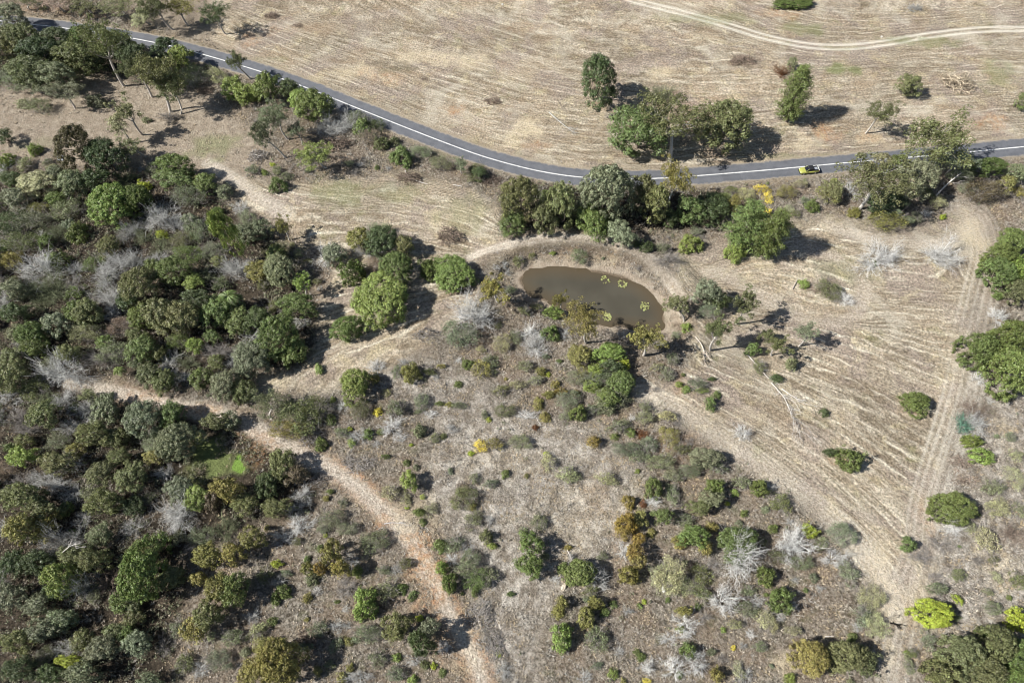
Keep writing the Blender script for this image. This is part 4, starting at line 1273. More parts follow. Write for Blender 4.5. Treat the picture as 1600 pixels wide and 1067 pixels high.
D mg 1590 1030 50 54 H=8
D ol 1530 1050 60 44 H=8
D ol 1470 1048 44 40 H=6
D mg 1580 1062 60 40 H=8
B bg 1535 988 26 14
S gg 1450 1000 24 24
S ol 1425 1020 20 14
B bg 1418 1019 12 8
S gg 1420 1040 16 24
X pu 1440 870 40 24 H=.8
X pu 1470 850 40 24 H=.8
S gg 1465 920 30 20
S gg 1548 1068 30 20
"""
# ---------------------------------------------------------------- placing the plants
rr_ = random.Random(5)
CO = dict(dg='dark-green', mg='mid-green', bg='bright-green', lg='lime-green', ol='olive', yo='yellow-olive', gg='grey-green', og='orange-tinted', ye='golden',
          te='teal', ru='rust-red', pg='pale-green', db='bronze', si='silver', wh='white', br='brown', pu='purplish', tn='tan')
KIND = dict(T=('leafy_tree', 'tree', 'tree'), D=('domed_tree', 'tree', 'domed tree'), B=('round_bush', 'bush', 'round bush'), G=('gum_tree', 'gum tree', 'gum tree'), X=('bare_tree', 'bare tree', 'leafless tree'),
            S=('wispy_bush', 'bush', 'wispy bush'), R=('brush_heap', 'brush heap', 'brush heap'), U=('conifer_tree', 'conifer', 'tufted conifer'), P=('palm_tree', 'palm', 'palm'))
GROUP = dict(T='leafy trees of the forest and roadside', D='dense domed trees and bushes', B='round bushes on the slopes', G='open gum trees with visible trunks', X='leafless grey trees and shrubs',
             S='wispy bushes in the scrub', R='heaps of dry brush', U='tufted conifers', P='palms among the trees')
used = {}
placed = []          # dict per plant: kind col x y (pixel of its middle) root r label
def place(kd, col, px, py, wpx, hpx, H=None, base=None, tc=None, label=None, land=None):
    g = gsd(px, py); r = wpx * g * .5 * dict(T=1.16, D=1.10, G=1.08, X=.98, S=1.12).get(kd, 1.04)
    if kd == 'T': key = 'tree_l' if r > 3.9 else 'tree_m' if r > 2.3 else 'tree_s'
    elif kd == 'D': key = 'dense_l' if r > 2.6 else 'bush_m' if r > 1.2 else 'bush_s'
    elif kd == 'B': key = 'bush_m' if r > 1.5 else 'bush_s'
    elif kd == 'G': key = 'gum_l' if r > 3.2 else 'gum_s'
    elif kd == 'X': key = 'dead_l' if r > 2.3 else 'dead_s'
    elif kd == 'S': key = 'scrub_l' if r > 2.1 else 'scrub_s'
    else: key = dict(R='brush' if r > 2 else 'brush_s', U='bunya', P='palm')[kd]
    lst, R0, H0 = PR[key]
    if H is None: H = dict(T=1.55, D=1.35, B=1.15, G=2.2, X=1.05, S=.95, R=.55, U=4, P=2.3)[kd] * r
    mid = dict(T=.55, D=.45, B=.4, G=.72, X=.45, S=.45, R=.3, U=.5, P=.62)[kd]
    if base:
        bx, by = p2w(*base); bz = hz(bx, by); a, b = ray(px, py)
        d = np.array([-a, -b]); p0 = np.array([a, b]) * (ALT - bz) - np.array([bx, by])
        zc = float(-(p0 @ d) / (d @ d)); zc = min(max(zc, r * .5), 14)
        if not (H and kd in 'GTU' and base and H > 13): H = zc / mid
        x, y = bx, by; ctr = p0 + d * H * mid
    else:
        zc = H * mid; x, y = p2w(px, py, zc); x, y = p2w(px, py, zc + hz(x, y)); ctr = np.zeros(2)
    # the crown also shows its height: take that off the measured depth
    view = math.atan2(math.hypot(*ray(px, py)), 1.0)
    k = max(.35, (hpx * g - 0.0) / (wpx * g))
    ry = r * min(max(k * 1.02 if kd in 'DBXSR' else k, .5), 1.5)
    if kd in 'UG' : ry = r * min(max(k, .8), 1.15) if kd == 'G' else r
    n = used.get(key, 0); used[key] = n + 1; parts = lst[n % len(lst)]
    nm, cat, _ = KIND[kd]
    root = bpy.data.objects.new(nm, None); C.objects.link(root); root.empty_display_size = .5
    root.location = (x, y, hz(x, y) - .03); sx = r / R0 * (1 if rr_.random() < .5 else -1)
    root.scale = (sx, ry / R0, H / H0)
    if abs(k - 1) < .25: root.rotation_euler.z = rr_.uniform(0, 6.28)
    elif rr_.random() < .5: root.rotation_euler.z = math.pi
    if kd in 'GTU' and base:                      # lean of the stem towards where the crown stands
        L = np.hypot(*ctr); lim = min(L, H * .35)
        if L > .05:
            ux, uy = ctr / L * lim / (H * mid)
            ax_ = Vector((-uy, ux, 0)).normalized(); q = Matrix.Rotation(math.atan(math.hypot(ux, uy)), 4, ax_)
            M = Matrix.Translation(root.location) @ q @ Matrix.Rotation(root.rotation_euler.z, 4, 'Z') @ Matrix.Diagonal((sx, ry / R0, H / H0, 1))
            root.matrix_basis = M
    c = np.array(COL[col]) * (1.2 if kd == 'S' else 1.0); j = rr_.uniform(.86, 1.14); c = c * j * (np.array([rr_.uniform(.94, 1.08), 1, rr_.uniform(.9, 1.1)]) if kd not in 'XR' else 1)
    for pn, me in parts.items():
        for m in (me if isinstance(me, list) else [me]):
            if pn in ('crown', 'foliage', 'frond'): cc = c
            elif pn in ('branches', 'twigs'): cc = c * 1.15
            elif pn == 'stems': cc = np.array((.42, .38, .35)) if kd == 'S' else np.array(BARK)
            elif kd == 'X': cc = c * .85
            else: cc = np.array((.62, .59, .54)) if tc == 'w' else np.array(GUMBARK if kd == 'G' else BARK)
            link(pn, m, root, tuple(float(v) for v in cc))
    root['category'] = 'bare bush' if kd == 'X' and r < 2.3 else cat; root['group'] = GROUP[kd]
    if label: root['label'] = label
    placed.append(dict(kd=kd, col=col, x=px, y=py, root=root, r=r, wx=x, wy=y, label=label, land=land, k=k))
    return root
for ln in CAT.strip().splitlines():
    a = [s.strip() for s in ln.split('|')]; f = a[0].split(); kw = {}
    for o in f[6:]:
        k_, v_ = o.split('=')
        if k_ == 'H': kw['H'] = float(v_)
        if k_ == 'b': kw['base'] = tuple(float(q) for q in v_.split(','))
        if k_ == 'tc': kw['tc'] = v_
    place(f[0], f[1], *[float(v) for v in f[2:6]], label=a[1] if len(a) > 1 and a[1] else None, land=a[2] if len(a) > 2 else None, **kw)

slope = zone([POLY_PALE[0], [(820, 700), (960, 700), (980, 900), (840, 1080), (720, 1080)]], 4)
# further plants between the measured ones: forest understorey trees and scattered small bushes
def free(x, y, r, f=.75):
    return all((p['wx'] - x) ** 2 + (p['wy'] - y) ** 2 > ((p['r'] + r) * f) ** 2 for p in placed)
GPX = p2w(345, 712)
RPX = p2w(140, 58)
def keep_off(x, y): return math.hypot(x - RPX[0], y - RPX[1]) < 9 or math.hypot(x - GPX[0], y - GPX[1] + 1) < 8 or at(green, x, y) > .5 or at(psd, x, y) < 2.5 or at(rd, x, y) < 4 or min(at(TD['dirt'], x, y), at(TD['lane'], x, y), at(TD['dam'], x, y)) < 2.8
cnt = 0; tries = 0
while cnt < 85 and tries < 6000:
    tries += 1; x = rr_.uniform(-135, 20); y = rr_.uniform(4, 165)
    if at(forest, x, y) < .6 or keep_off(x, y): continue
    px, py = w2p(x, y, 1)
    if not (-30 < px < 1630 and -10 < py < 1080): continue
    kd = rr_.choice('TTSSXX'); r = rr_.uniform(1.3, 2.7) if kd == 'T' else rr_.uniform(1.2, 2.4)
    if not free(x, y, r, .62): continue
    col = {'T': rr_.choice(['ol', 'mg', 'mg', 'gg', 'ol', 'gg']), 'S': rr_.choice(['gg', 'gg', 'ol', 'mg']), 'X': rr_.choice(['si', 'pu', 'gg'])}[kd]
    w_ = 2 * r / gsd(px, py); place(kd, col, px, py, w_, w_ * rr_.uniform(.75, 1.0)); cnt += 1
cnt = 0; tries = 0
while cnt < 200 and tries < 8000:
    tries += 1; x = rr_.uniform(-120, 95); y = rr_.uniform(3, 118)
    if at(field, x, y) > .1 or at(forest, x, y) > .4 or keep_off(x, y): continue
    px, py = w2p(x, y, .4)
    if not (0 < px < 1600 and 250 < py < 1067): continue
    kd = rr_.choice('BSSSSSX'); r = rr_.uniform(.4, .95) if kd == 'B' else rr_.uniform(.6, 1.2) if kd == 'X' else rr_.uniform(.8, 2.1)
    if not free(x, y, r, .8): continue
    if at(slope, x, y) > .2 and rr_.random() < .88: continue
    col = {'B': rr_.choice(['mg', 'yo', 'bg', 'gg', 'lg']), 'S': rr_.choice(['gg', 'pg', 'gg', 'ol']), 'X': rr_.choice(['pu', 'si', 'si', 'wh'])}[kd]
    w_ = 2 * r / gsd(px, py); place(kd, col, px, py, w_, w_ * rr_.uniform(.6, 1.0)); cnt += 1

# labels for the plants not described by hand: look, then where it stands next to something one can find
LM = [(p['x'], p['y'], p['land']) for p in placed if p['land']] + [(930, 460, 'the pond'), (1263, 264, 'the yellow car'), (95, 247, 'the white tarp'), (345, 708, 'the bright grass patch'),
      (1235, 620, 'the fallen white tree'), (680, 920, 'the orange part of the track'), (230, 622, 'the start of the dirt track'), (0, 1067, 'the bottom left corner'), (1300, 73, 'the wheel ruts'),
      (0, 0, 'the top left corner'), (0, 640, 'the left edge of the photo'), (800, 1067, 'the middle of the bottom edge'), (1600, 1067, 'the bottom right corner')]
def sizeword(p):
    d = 2 * p['r']; return 'tiny' if d < 1.9 else 'small' if d < 3.4 else 'medium' if d < 5.6 else 'large'
SEC = ['right of', 'up-right of', 'above', 'up-left of', 'left of', 'down-left of', 'below', 'down-right of']
def sector(lx, ly, x, y): return SEC[int(round(math.degrees(math.atan2(ly - y, x - lx)) / 45)) % 8]
for p in placed:
    s = sizeword(p); nn_ = KIND[p['kd']][2]
    if p['kd'] == 'X' and p['r'] < 2.3: nn_ = 'leafless shrub'
    sh = ('wide ' if p['k'] < .68 else '')
    p['desc'] = f"{s} {sh}{CO[p['col']]} {nn_}"
ORD = ['', 'second ', 'third ', 'fourth ', 'fifth ', 'sixth ', 'seventh ', 'eighth ']
for p in placed:
    if p['label']: continue
    best = None
    for lx, ly, ph in LM:
        d = math.hypot(p['x'] - lx, p['y'] - ly)
        if d < 4: continue
        sc = sector(lx, ly, p['x'], p['y'])
        same = [math.hypot(q['x'] - lx, q['y'] - ly) for q in placed if q['desc'] == p['desc'] and sector(lx, ly, q['x'], q['y']) == sc]
        rk = sum(1 for e in same if e < d - 1e-9)
        if rk >= 8: continue
        cost = d + rk * 90
        if best is None or cost < best[0]: best = (cost, rk, len(same), sc, ph)
    _, rk, ns, sc, ph = best
    p['root']['label'] = f"{p['desc']}, {(ORD[rk] + 'nearest ') if ns > 1 else ''}{sc} {ph}"
# ---------------------------------------------------------------- other things
def plain(name, c, rough=.6, metal=0., spec=.5, coat=0.):
    g = NT(name); g.l(g.scale(c, g.mr(g.noise(g.pos(), 4, 3, .6), .3, .7, .9, 1.08)), g.p.inputs['Base Color'])
    g.p.inputs['Roughness'].default_value = rough; g.p.inputs['Metallic'].default_value = metal; g.p.inputs['Specular IOR Level'].default_value = spec; g.p.inputs['Coat Weight'].default_value = coat
    return g.m
import bmesh
def bm_obj(name, bm, mat, parent=None, smooth=False, **pr):
    me = bpy.data.meshes.new(name); bm.to_mesh(me); bm.free(); me.materials.append(mat)
    if smooth: me.polygons.foreach_set('use_smooth', [True] * len(me.polygons))
    return link(name, me, parent, **pr)
def box(bm, x0, x1, y0, y1, z0, z1, top=None, bev=0.):
    """box; top = (x0,x1,y0,y1) of the upper face when it tapers"""
    t = top or (x0, x1, y0, y1)
    v = [bm.verts.new(p) for p in ((x0, y0, z0), (x1, y0, z0), (x1, y1, z0), (x0, y1, z0), (t[0], t[2], z1), (t[1], t[2], z1), (t[1], t[3], z1), (t[0], t[3], z1))]
    fs = [bm.faces.new([v[i] for i in f]) for f in ((3, 2, 1, 0), (4, 5, 6, 7), (0, 1, 5, 4), (1, 2, 6, 5), (2, 3, 7, 6), (3, 0, 4, 7))]
    if bev:
        es = list({e for f in fs for e in f.edges}); bmesh.ops.bevel(bm, geom=es, offset=bev, segments=2, affect='EDGES', profile=.7)
def make_car():
    """yellow green pickup: front towards +x"""
    yel = plain('car_paint', (.36, .37, .085), .35, 0, .5, .4); blk = plain('black_plastic', (.02, .02, .022), .5); gls = plain('car_glass', (.012, .014, .017), .08); sil = plain('bright_metal', (.75, .76, .78), .3, .6)
    tyr = plain('tyre_rubber', (.018, .018, .018), .9); lamp = plain('lamp_glass', (.75, .76, .74), .15); red = plain('red_lamp', (.4, .02, .02), .3)
    root = bpy.data.objects.new('pickup_car', None); C.objects.link(root); root['category'] = 'car'
    root['label'] = 'yellow green pickup car with black roof and open black bed, driving left on the road'
    # body: a loft of cross sections along x (half width, bottom z, shoulder z, top z)
    sec = [(-2.45, .78, .45, .80, .92), (-2.38, .88, .38, .95, 1.02), (-1.0, .93, .34, .98, 1.04), (-.95, .93, .34, .98, 1.04), (.75, .93, .34, .96, 1.02), (1.0, .92, .34, .95, 1.03), (1.7, .90, .34, .90, .99), (2.25, .84, .36, .80, .90), (2.42, .70, .42, .66, .74)]
    bm = bmesh.new(); rows = []
    for x, hw, zb, zs, zt in sec:
        rows.append([bm.verts.new((x, y, z)) for y, z in ((-hw * .94, zb), (-hw, (zb + zs) / 2), (-hw * .98, zs), (-hw * .80, zt), (0, zt + .03), (hw * .80, zt), (hw * .98, zs), (hw, (zb + zs) / 2), (hw * .94, zb))])
    for a, b in zip(rows, rows[1:]):
        for i in range(8): bm.faces.new((a[i], a[i + 1], b[i + 1], b[i]))
        bm.faces.new((a[8], a[0], b[0], b[8]))
    bm.faces.new(rows[0][::-1]); bm.faces.new(rows[-1]); bmesh.ops.recalc_face_normals(bm, faces=bm.faces)
    bm_obj('body', bm, yel, root, True)
    bm = bmesh.new(); box(bm, -1.02, 1.12, -.80, .80, 1.0, 1.60, (-.88, .42, -.62, .62), .05); bm_obj('windows', bm, gls, root)
    bm = bmesh.new(); box(bm, -.90, .44, -.66, .66, 1.59, 1.68, (-.84, .36, -.60, .60), .03); bm_obj('roof', bm, blk, root)
    for s in (-1, 1):
        bm = bmesh.new(); box(bm, .40, 1.16, s * .70 - .035, s * .70 + .035, 1.0, 1.04, None)
        for v in bm.verts:
            if v.co.x < .5: v.co.z += .60; v.co.y *= .86
        bm_obj('pillar', bm, yel, root)
        bm = bmesh.new(); box(bm, .62, .80, s * 1.0 - .1, s * 1.0 + .1, 1.02, 1.16, None, .03); bm_obj('side_mirror', bm, blk, root)
        bm = bmesh.new(); box(bm, 2.20, 2.40, s * .62 - .14, s * .62 + .14, .74, .86, None, .03); bm_obj('headlight', bm, lamp, root)
        bm = bmesh.new(); box(bm, -2.47, -2.36, s * .78 - .08, s * .78 + .08, .70, .96, None, .02); bm_obj('tail_light', bm, red, root)
    bm = bmesh.new(); box(bm, -2.30, -1.04, -.72, .72, 1.02, 1.075, None, .015); box(bm, -2.34, -1.0, -.80, -.72, 1.0, 1.15, None, .02); box(bm, -2.34, -1.0, .72, .80, 1.0, 1.15, None, .02); bm_obj('bed', bm, blk, root)
    bm = bmesh.new(); box(bm, -1.98, -1.12, -.20, .46, 1.08, 1.34, None, .04); bm_obj('tool_box', bm, sil, root)
    bm = bmesh.new(); box(bm, -2.44, -2.34, -.80, .80, .95, 1.14, None, .02); bm_obj('tailgate', bm, plain('white_paint', (.8, .82, .78), .35), root)
    bm = bmesh.new(); box(bm, 2.30, 2.50, -.80, .80, .36, .56, None, .05); bm_obj('bumper', bm, blk, root)
    for wx in (-1.5, 1.5):
        for s in (-1, 1):
            bm = bmesh.new(); bmesh.ops.create_cone(bm, cap_ends=True, segments=24, radius1=.37, radius2=.37, depth=.25, matrix=Matrix.Translation((wx, s * .84, .37)) @ Matrix.Rotation(R(90), 4, 'X'))
            wh = bm_obj('wheel', bm, tyr, root)
            bm = bmesh.new(); bmesh.ops.create_cone(bm, cap_ends=True, segments=16, radius1=.22, radius2=.2, depth=.27, matrix=Matrix.Translation((wx, s * .845, .37)) @ Matrix.Rotation(R(90), 4, 'X'))
            bm_obj('rim', bm, sil, wh)
    return root
car = make_car()
cx_, cy_ = p2w(1263.5, 266.5, .5); hx, hy = p2w(1290, 258), None
i_ = int(np.argmin(np.hypot(road_f[:, 0] - cx_, road_f[:, 1] - cy_))); t_ = road_f[i_ + 1] - road_f[i_ - 1]
car.scale = (.90, .90, .90); car.location = (cx_, cy_, .02); car.rotation_euler.z = math.atan2(-t_[1], -t_[0])

def log(name, pts, r0, r1, col, label, cat='fallen log', branches=0, seed=1, spread=1.2, group=None, bl=3.0, thick=.5):
    """fallen trunk through pixel points, lying on the ground, with side branches as a part"""
    rn = np.random.RandomState(seed); P = []
    for (a, b, z) in pts:
        x, y = p2w(a, b, z); P.append((x, y, hz(x, y) + z))
    root = bpy.data.objects.new(name, None); C.objects.link(root); o = np.array(P[0]); o[2] = hz(o[0], o[1]); root.location = o
    P = smooth_line(np.array(P) - o, 4); t = Tubes(); t.add(P, r0, r1, 7); link('trunk', t.mesh('trunk'), root, col)
    if branches:
        t = Tubes()
        for k in range(branches):
            i = rn.randint(len(P) // 3, len(P)); d = P[min(i + 1, len(P) - 1)] - P[i - 1]; d /= np.linalg.norm(d)
            v = (d + rn.normal(size=3) * spread * .6) * bl * rn.uniform(.4, 1.); v[2] = abs(v[2]) * .5
            m = curve(P[i], P[i] + v, .15, 5, rn); t.add(m, r1 * thick + .02, .02, 4)
            for _ in range(5):
                s = m[rn.randint(1, 5)]; v2 = v * rn.uniform(.2, .5) + rn.normal(size=3) * .3 * bl * .4; e = s + v2; e[2] = max(e[2], .05)
                t.add(curve(s, e, .15, 3, rn), .03, .015, 3)
        link('branches', t.mesh('branches'), root, col)
    root['label'] = label; root['category'] = cat
    if group: root['group'] = group
    return root
WH = (.66, .62, .57)
log('fallen_tree', [(1205, 597, .5), (1226, 622, .4), (1238, 650, .3)], .07, .035, WH, 'fallen tree with pale trunk and bare grey crown on the right field straw', 'fallen tree', 16, 3, 1.0, None, 4.2)
log('fallen_tree', [(1168, 554, .3), (1184, 572, .5), (1200, 590, .4)], .10, .05, WH, 'long white fallen trunk between two small dark bushes in the right field', 'fallen log', 4, 4, .8, None, 2)
log('fallen_branch', [(1222, 607, .3), (1238, 618, .3), (1248, 624, .2)], .10, .04, WH, 'thin white branch lying just right of the fallen tree with bare grey crown', 'fallen log', 5, 5, .8, None, 1.8)
log('fallen_log', [(1084, 530, .2), (1096, 545, .3), (1100, 565, .2)], .14, .05, (.6, .52, .44), 'thin pale forked log on bare ground right of the pond', 'fallen log', 4, 6, .8, None, 2)
log('fallen_log', [(1462, 306, .2), (1480, 288, 1.2), (1500, 272, 3.2)], .20, .08, WH, 'leaning white dead trunk in the scrub right of the big gum below the road', 'dead trunk', 7, 7, .7, None, 2.4)
log('fallen_log', [(633, 267, .2), (638, 276, .3), (652, 283, .3), (668, 288, .2)], .12, .06, WH, 'curved white fallen branch in the clearing below the round roadside bush', 'fallen log', 0, 8)
log('fallen_log', [(708, 289, .2), (722, 292, .2)], .1, .06, WH, 'short white stick in the clearing just right of the curved white branch', 'fallen log', 0, 8)
log('fallen_log', [(858, 176, .2), (874, 190, .4), (896, 207, .2)], .18, .07, (.42, .40, .36), 'weathered grey fallen limb lying in the field above the road near the lone dark tree', 'fallen log', 12, 9, 1.0, None, 1.6)
log('fallen_log', [(1238, 452, .2), (1246, 436, .3)], .11, .05, (.5, .43, .38), 'short grey stick leaning left of the small bush island in the right field', 'fallen log', 0, 10)
log('fallen_log', [(886, 858, .3), (893, 873, .5), (897, 884, .2)], .08, .04, (.66, .6, .54), 'slim pale dead stem lying above the wide bush on the open slope', 'fallen log', 3, 11, .8, None, 1.)
log('fallen_log', [(600, 818, .2), (612, 816, .3), (626, 817, .2)], .10, .05, (.55, .52, .5), 'short grey log lying across the left edge of the dirt track', 'fallen log', 2, 12, .8, None, 1.2)
log('fallen_log', [(1290, 994, .1), (1303, 994, .1)], .07, .05, WH, 'short straight white stick above the broad dull olive tree at the bottom', 'fallen log', 0, 13)
log('fallen_log', [(95, 862, 4.6), (108, 852, 5.2), (120, 848, 5.6)], .08, .04, WH, 'arching bleached branch above the forest at lower left', 'dead branch', 6, 14, .9, None, 1.6)
log('bleached_branch', [(810, 645, .2), (822, 652, .4), (838, 654, .2)], .12, .06, WH, 'bleached broken branch on rough ground left of the yellow olive bush', 'fallen log', 8, 15, 1.0, None, 1.4)
st = log('burnt_branch', [(1391, 973, .15), (1398, 974, .25), (1406, 976, .1)], .12, .07, (.022, .018, .016), 'black burnt forked branch lying on the pale ground at the narrow foot of the field', 'burnt branch', 7, 16, 1.5, None, 1.0, 1.1)
log('fallen_log', [(1243, 960, .15), (1258, 962, .15)], .05, .03, (.5, .45, .4), 'thin grey stick on the scrub right of the green bush with silver twigs', 'fallen log', 0, 17)

# pale rocks
def rock(px, py, r, col, label, seed, grp=None):
    bm = bmesh.new(); bmesh.ops.create_icosphere(bm, subdivisions=3, radius=1); rn = np.random.RandomState(seed); ph = rn.uniform(0, 6, 9)
    for v in bm.verts:
        n = v.co.normalized(); q = 1 + .16 * math.sin(3 * n.x + ph[0]) * math.cos(2.5 * n.y + ph[1]) + .10 * math.sin(6 * n.y + ph[2] + 4 * n.z) + .05 * math.sin(11 * n.x + ph[3])
        v.co = Vector((n.x * r * q * 1.3, n.y * r * q * .8, n.z * r * q * .6))
    x, y = p2w(px, py, .2); o = bm_obj('pale_rock', bm, M_ROCK, None, False)
    o.location = (x, y, hz(x, y) + r * .15); o.rotation_euler.z = rn.uniform(0, 3); o.color = (*col, 1); o['label'] = label; o['category'] = 'rock'
    if grp: o['group'] = grp
g = NT('rock_surface'); oi = g.n('ShaderNodeObjectInfo'); g.l(g.scale(oi.outputs['Color'], g.mr(g.noise(g.pos(), 5, 4, .7), .3, .7, .6, 1.2)), g.p.inputs['Base Color']); g.p.inputs['Roughness'].default_value = .9; M_ROCK = g.m
rock(1038, 919, .42, (.78, .77, .76), 'bright white boulder at the lower edge of the wide airy pale bush', 1)
rock(1059, 916, .35, (.34, .32, .34), 'dark grey boulder just right of the bright white one under the airy pale bush', 2)
rock(881, 917, .5, (.55, .48, .38), 'round tan boulder at the lower left of the wide green bush on the open slope', 3)
rock(785, 6, .3, (.7, .68, .64), 'small white stone in the mown field at the top edge of the photo', 4)
rock(1378, 57, .3, (.72, .68, .6), 'small pale stone beside the wheel ruts at upper right', 5)

# white tarp over something round beside the big bronze tree
bm = bmesh.new(); rn = np.random.RandomState(4); ph = rn.uniform(0, 6, 6)
rows = []
for i in range(9):
    f = i / 8; row = []
    for j in range(28):
        th = j / 28 * 6.283; rad = (.25 + .75 * f) if i else .001
        w_ = 1 + .07 * math.sin(5 * th + ph[0]) * f + .05 * math.sin(9 * th + ph[1]) * f
        z = .55 * (1 - f ** 2.6) + .05 * math.sin(7 * th + ph[2]) * f + .03 * math.sin(13 * th + 8 * f)
        row.append(bm.verts.new((1.0 * rad * w_ * math.cos(th), .8 * rad * w_ * math.sin(th), max(z, .02))))
    rows.append(row)
for a, b in zip(rows, rows[1:]):
    for j in range(28): bm.faces.new((a[j], b[j], b[(j + 1) % 28], a[(j + 1) % 28]))
tp = bm_obj('white_tarp', bm, plain('tarp_fabric', (.72, .76, .82), .35), None, True)
x, y = p2w(95.5, 247); tp.location = (x, y, hz(x, y)); tp['label'] = 'small rounded white tarp on dark ground left of the bronze brown tree'; tp['category'] = 'tarp'

# lily patches on the pond
LG = leaf_material('lily_leaves', .4, .2, .3)
for k, (px, py, r, lab) in enumerate([(946, 438, .95, 'small lime lily patch near the pond\'s upper bank, left one of two close together'), (972, 444, 1.05, 'ring shaped lime lily patch near the pond\'s upper bank, right one of two close together'),
                                      (1007, 479, 1.0, 'pale lime lily patch alone in the right part of the pond'), (949, 496, .95, 'lime lily patch near the lower bank beside the yellow olive gum')]):
    rn = np.random.RandomState(60 + k); V = []; Q = []; c0 = 0
    for q in range(20 + 5 * k):
        th = rn.uniform(0, 6.283); rr = r * rn.uniform((.45, .5, .1, .2)[k], 1.05); x, y = rr * math.cos(th), rr * math.sin(th) * 1.05; s = rn.uniform(.12, .24); tilt = rn.normal(size=2) * .25
        nseg = 8; a0 = rn.uniform(0, 6.28)
        V.append((x, y, .05)); 
        for j in range(nseg):
            a = a0 + j / nseg * 5.9; dx, dy = math.cos(a) * s, math.sin(a) * s; V.append((x + dx, y + dy, .06 + abs(dx * tilt[0] + dy * tilt[1])))
        for j in range(nseg - 1): Q.append((c0, c0 + 1 + j, c0 + 2 + j))
        c0 += nseg + 1
    x, y = p2w(px, py, WATER_Z); o = link('lily_patch', make_mesh('lily_patch', np.array(V), np.array(Q), LG), None, (.40, .42, .17), (x, y, WATER_Z + .03))
    o['label'] = lab; o['category'] = 'water plant'; o['group'] = 'lily patches floating on the pond'

# ---------------------------------------------------------------- ground cover nobody could count
def scatter(n, dens, seed):
    rn = np.random.RandomState(seed); x = rn.uniform(GX0 + 20, GX1 - 20, n); y = rn.uniform(GY0 + 4, GY1 - 14, n)
    i = np.round((x - GX0) / GS).astype(int); j = np.round((y - GY0) / GS).astype(int)
    # inside the picture with a margin
    den = y * sp + ALT * cp; px = 800 + F * x / den; py = 533.5 - F * (y * cp - ALT * sp) / den
    keep = (rn.rand(n) < dens[j, i]) & (px > -90) & (px < 1690) & (py > -60) & (py < 1120)
    return x[keep], y[keep], j[keep], i[keep], rn
def hzv(x, y):
    u = (x - GX0) / GS; v = (y - GY0) / GS; i = u.astype(int); j = v.astype(int); a = u - i; b = v - j
    return (H[j, i] * (1 - a) + H[j, i + 1] * a) * (1 - b) + (H[j + 1, i] * (1 - a) + H[j + 1, i + 1] * a) * b
off = (psd > 1.5) * (rd > 2.9) * (1 - track) * (1 - np.clip(ruts, 0, 1)) * (green < .9)
patch = ss(.30, .62, vnoise(XX, YY, 3.1, 21) * .6 + vnoise(XX, YY, 9, 22) * .4)
def tufts(name, n, dens, seed, hgt, wid, nb, mat, label, spread=.5, kw=.06):
    x, y, j, i, rn = scatter(n, dens, seed); m = len(x); z = hzv(x, y)
    N = m * nb; X = np.repeat(x, nb) + rn.normal(size=N) * .06; Y = np.repeat(y, nb) + rn.normal(size=N) * .06; Z = np.repeat(z, nb) - .03
    s = np.repeat(rn.uniform(.6, 1.4, m), nb); th = rn.uniform(0, 6.283, N); L = rn.uniform(.4, 1., N) * wid * s; h = rn.uniform(.4, 1., N) * hgt * s
    dx, dy = np.cos(th), np.sin(th); k = kw * s
    V = np.stack([np.stack([X - dy * k, Y + dx * k, Z], 1), np.stack([X + dy * k, Y - dx * k, Z], 1), np.stack([X + dx * L, Y + dy * L, Z + h], 1)], 1).reshape(-1, 3)
    o = link(name, make_mesh(name, V, np.arange(N * 3).reshape(-1, 3), mat), kind='stuff', label=label); return o, m
def grass_mat(name, a, b, c):
    g = NT(name); ge = g.n('ShaderNodeNewGeometry'); P = g.pos(); v = ge.outputs['Random Per Island']
    col = g.mix(v, a, b); col = g.mix(g.mr(g.noise(P, .16, 3, .6), .45, .6), col, c)
    g.l(g.scale(col, g.mr(g.noise(P, 1.2, 2, .6), .3, .7, .75, 1.25)), g.p.inputs['Base Color']); g.p.inputs['Roughness'].default_value = .8; g.p.inputs['Specular IOR Level'].default_value = .2
    return g.m
dry = np.clip(1 - field - .7 * bare, 0, 1) * off * (.15 + .85 * patch) * (1 - .5 * forest)
tufts('dry_grass', 300000, dry * .62, 31, .34, .38, 6, grass_mat('dry_grass', (.52, .475, .40), (.18, .15, .11), (.38, .305, .20)), 'grey brown dry grass tufts over the scrubby slopes')
stub = np.clip(field, 0, 1) * off * .5 + bare * off * .3
tufts('mown_straw', 120000, stub * .5, 33, .10, .34, 4, grass_mat('mown_straw', (.66, .56, .38), (.40, .31, .20), (.56, .46, .30)), 'short pale straw stubble of the mown fields', kw=.05)
mat_ = ss(.46, .66, vnoise(XX, YY, 5, 61) * .5 + vnoise(XX, YY, 2.2, 62) * .35 + vnoise(XX, YY, 13, 63) * .15)
tufts('matted_twigs', 120000, np.clip(np.clip(1 - field - bare, 0, 1) * off * mat_ * .8 + ne * ss(3.2, 4.2, psd) * (1 - ss(7.5, 9, psd)) * (TD['dam'] > 1.4) * .5, 0, 1), 35, .62, .55, 9, grass_mat('matted_twigs', (.50, .475, .43), (.19, .165, .13), (.35, .295, .23)), 'matted grey dead twigs and rank weeds in the scrub', kw=.035)
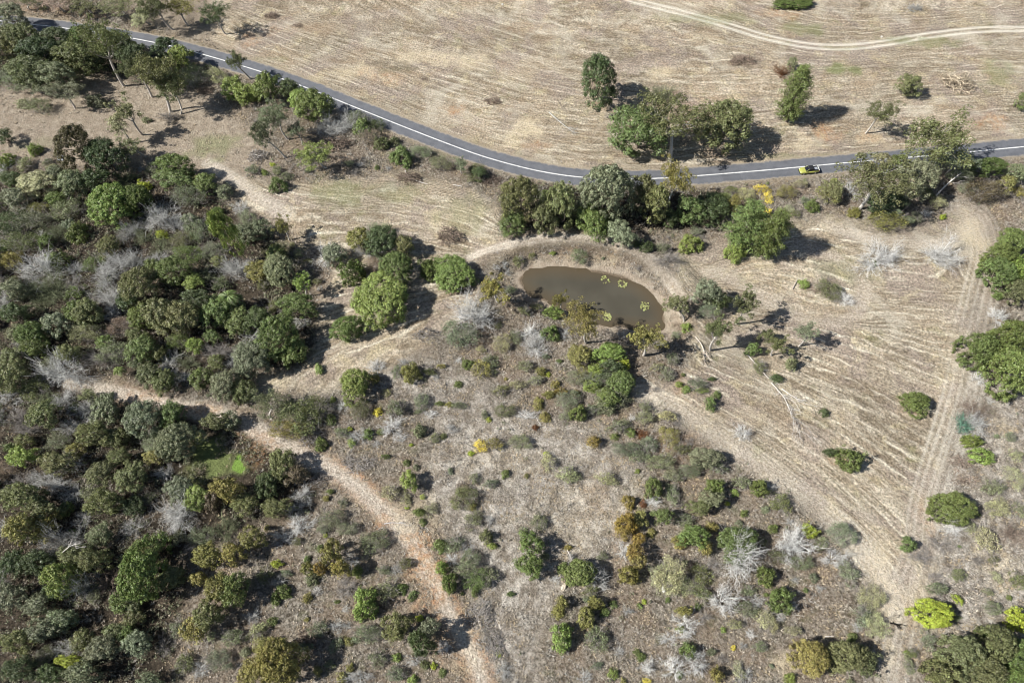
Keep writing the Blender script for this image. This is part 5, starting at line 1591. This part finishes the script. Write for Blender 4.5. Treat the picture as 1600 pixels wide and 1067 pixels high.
# low undergrowth of small leaves in forest and scrub
low_left = np.exp(-(((XX + 75) / 30) ** 2 + ((YY - 18) / 22) ** 2))
und = np.clip(forest * (1.0 + low_left) + .16 * np.clip(1 - field - bare, 0, 1) * ss(.5, .8, vnoise(XX, YY, 6, 25) * .6 + vnoise(XX, YY, 2.4, 26) * .4), 0, 1) * off * ss(.25, .6, vnoise(XX, YY, 4, 27) * .6 + vnoise(XX, YY, 1.7, 28) * .4)
x, y, j, i, rn = scatter(110000, np.clip(und * .8, 0, 1), 41); z = hzv(x, y); m = len(x)
V, Q = leaves(rn, np.stack([x, y, z + rn.uniform(.1, .5, m)], 1), rn.uniform(.25, .6, m), 14, .26, up=-.2, flat=.8, jit=.8)
ug = NT('undergrowth_leaves'); ge = ug.n('ShaderNodeNewGeometry'); P = ug.pos()
uc = ug.mix(ge.outputs['Random Per Island'], (.10, .125, .055), (.25, .25, .155)); uc = ug.mix(ug.mr(ug.noise(P, .3, 3, .6), .48, .62), uc, (.15, .125, .085))
ug.l(uc, ug.p.inputs['Base Color']); ug.p.inputs['Roughness'].default_value = .6
link('undergrowth', make_mesh('undergrowth', V, Q, ug.m), kind='stuff', label='low mixed undergrowth of small leaves beneath the trees')
# loose stones
sden = np.zeros_like(XX)
for (px, py, rx, s) in [(650, 610, 60, .5), (890, 655, 26, 1.), (860, 670, 40, .4), (350, 886, 70, 1.), (700, 620, 40, .5), (1225, 1030, 36, .8), (320, 990, 70, .5), (420, 980, 50, .5), (170, 590, 30, .8), (600, 1010, 50, .4), (960, 800, 60, .2), (1500, 940, 60, .3), (300, 1040, 70, .4), (470, 1010, 40, .6)]:
    X0, Y0 = p2w(px, py); sden = np.maximum(sden, s * np.exp(-(((XX - X0) / (rx * .12)) ** 2 + ((YY - Y0) / (rx * .06)) ** 2)))
x, y, j, i, rn = scatter(160000, sden * off * .5 + .002 * off, 51); z = hzv(x, y); m = len(x)
cub = np.array([(-1, -1, -.6), (1, -1, -.6), (1, 1, -.6), (-1, 1, -.6), (-.6, -.7, .6), (.7, -.6, .5), (.6, .7, .6), (-.7, .6, .45)]) * .5
s = rn.uniform(.10, .34, m)[:, None, None]; th = rn.uniform(0, 6.28, m); c_, s_ = np.cos(th)[:, None], np.sin(th)[:, None]
B = (cub[None] + rn.normal(size=(m, 8, 3)) * .09) * s; bx = B[:, :, 0] * c_ - B[:, :, 1] * s_; by = B[:, :, 0] * s_ + B[:, :, 1] * c_
V = np.stack([bx + x[:, None], by + y[:, None], B[:, :, 2] + z[:, None] + .03], 2).reshape(-1, 3)
fq = np.array([(3, 2, 1, 0), (4, 5, 6, 7), (0, 1, 5, 4), (1, 2, 6, 5), (2, 3, 7, 6), (3, 0, 4, 7)])
Q = (fq[None] + (np.arange(m) * 8)[:, None, None]).reshape(-1, 4)
link('loose_stones', make_mesh('loose_stones', V, Q, plain('loose_stone', (.50, .42, .33), .9)), kind='stuff', label='scattered small tan stones on bare patches')
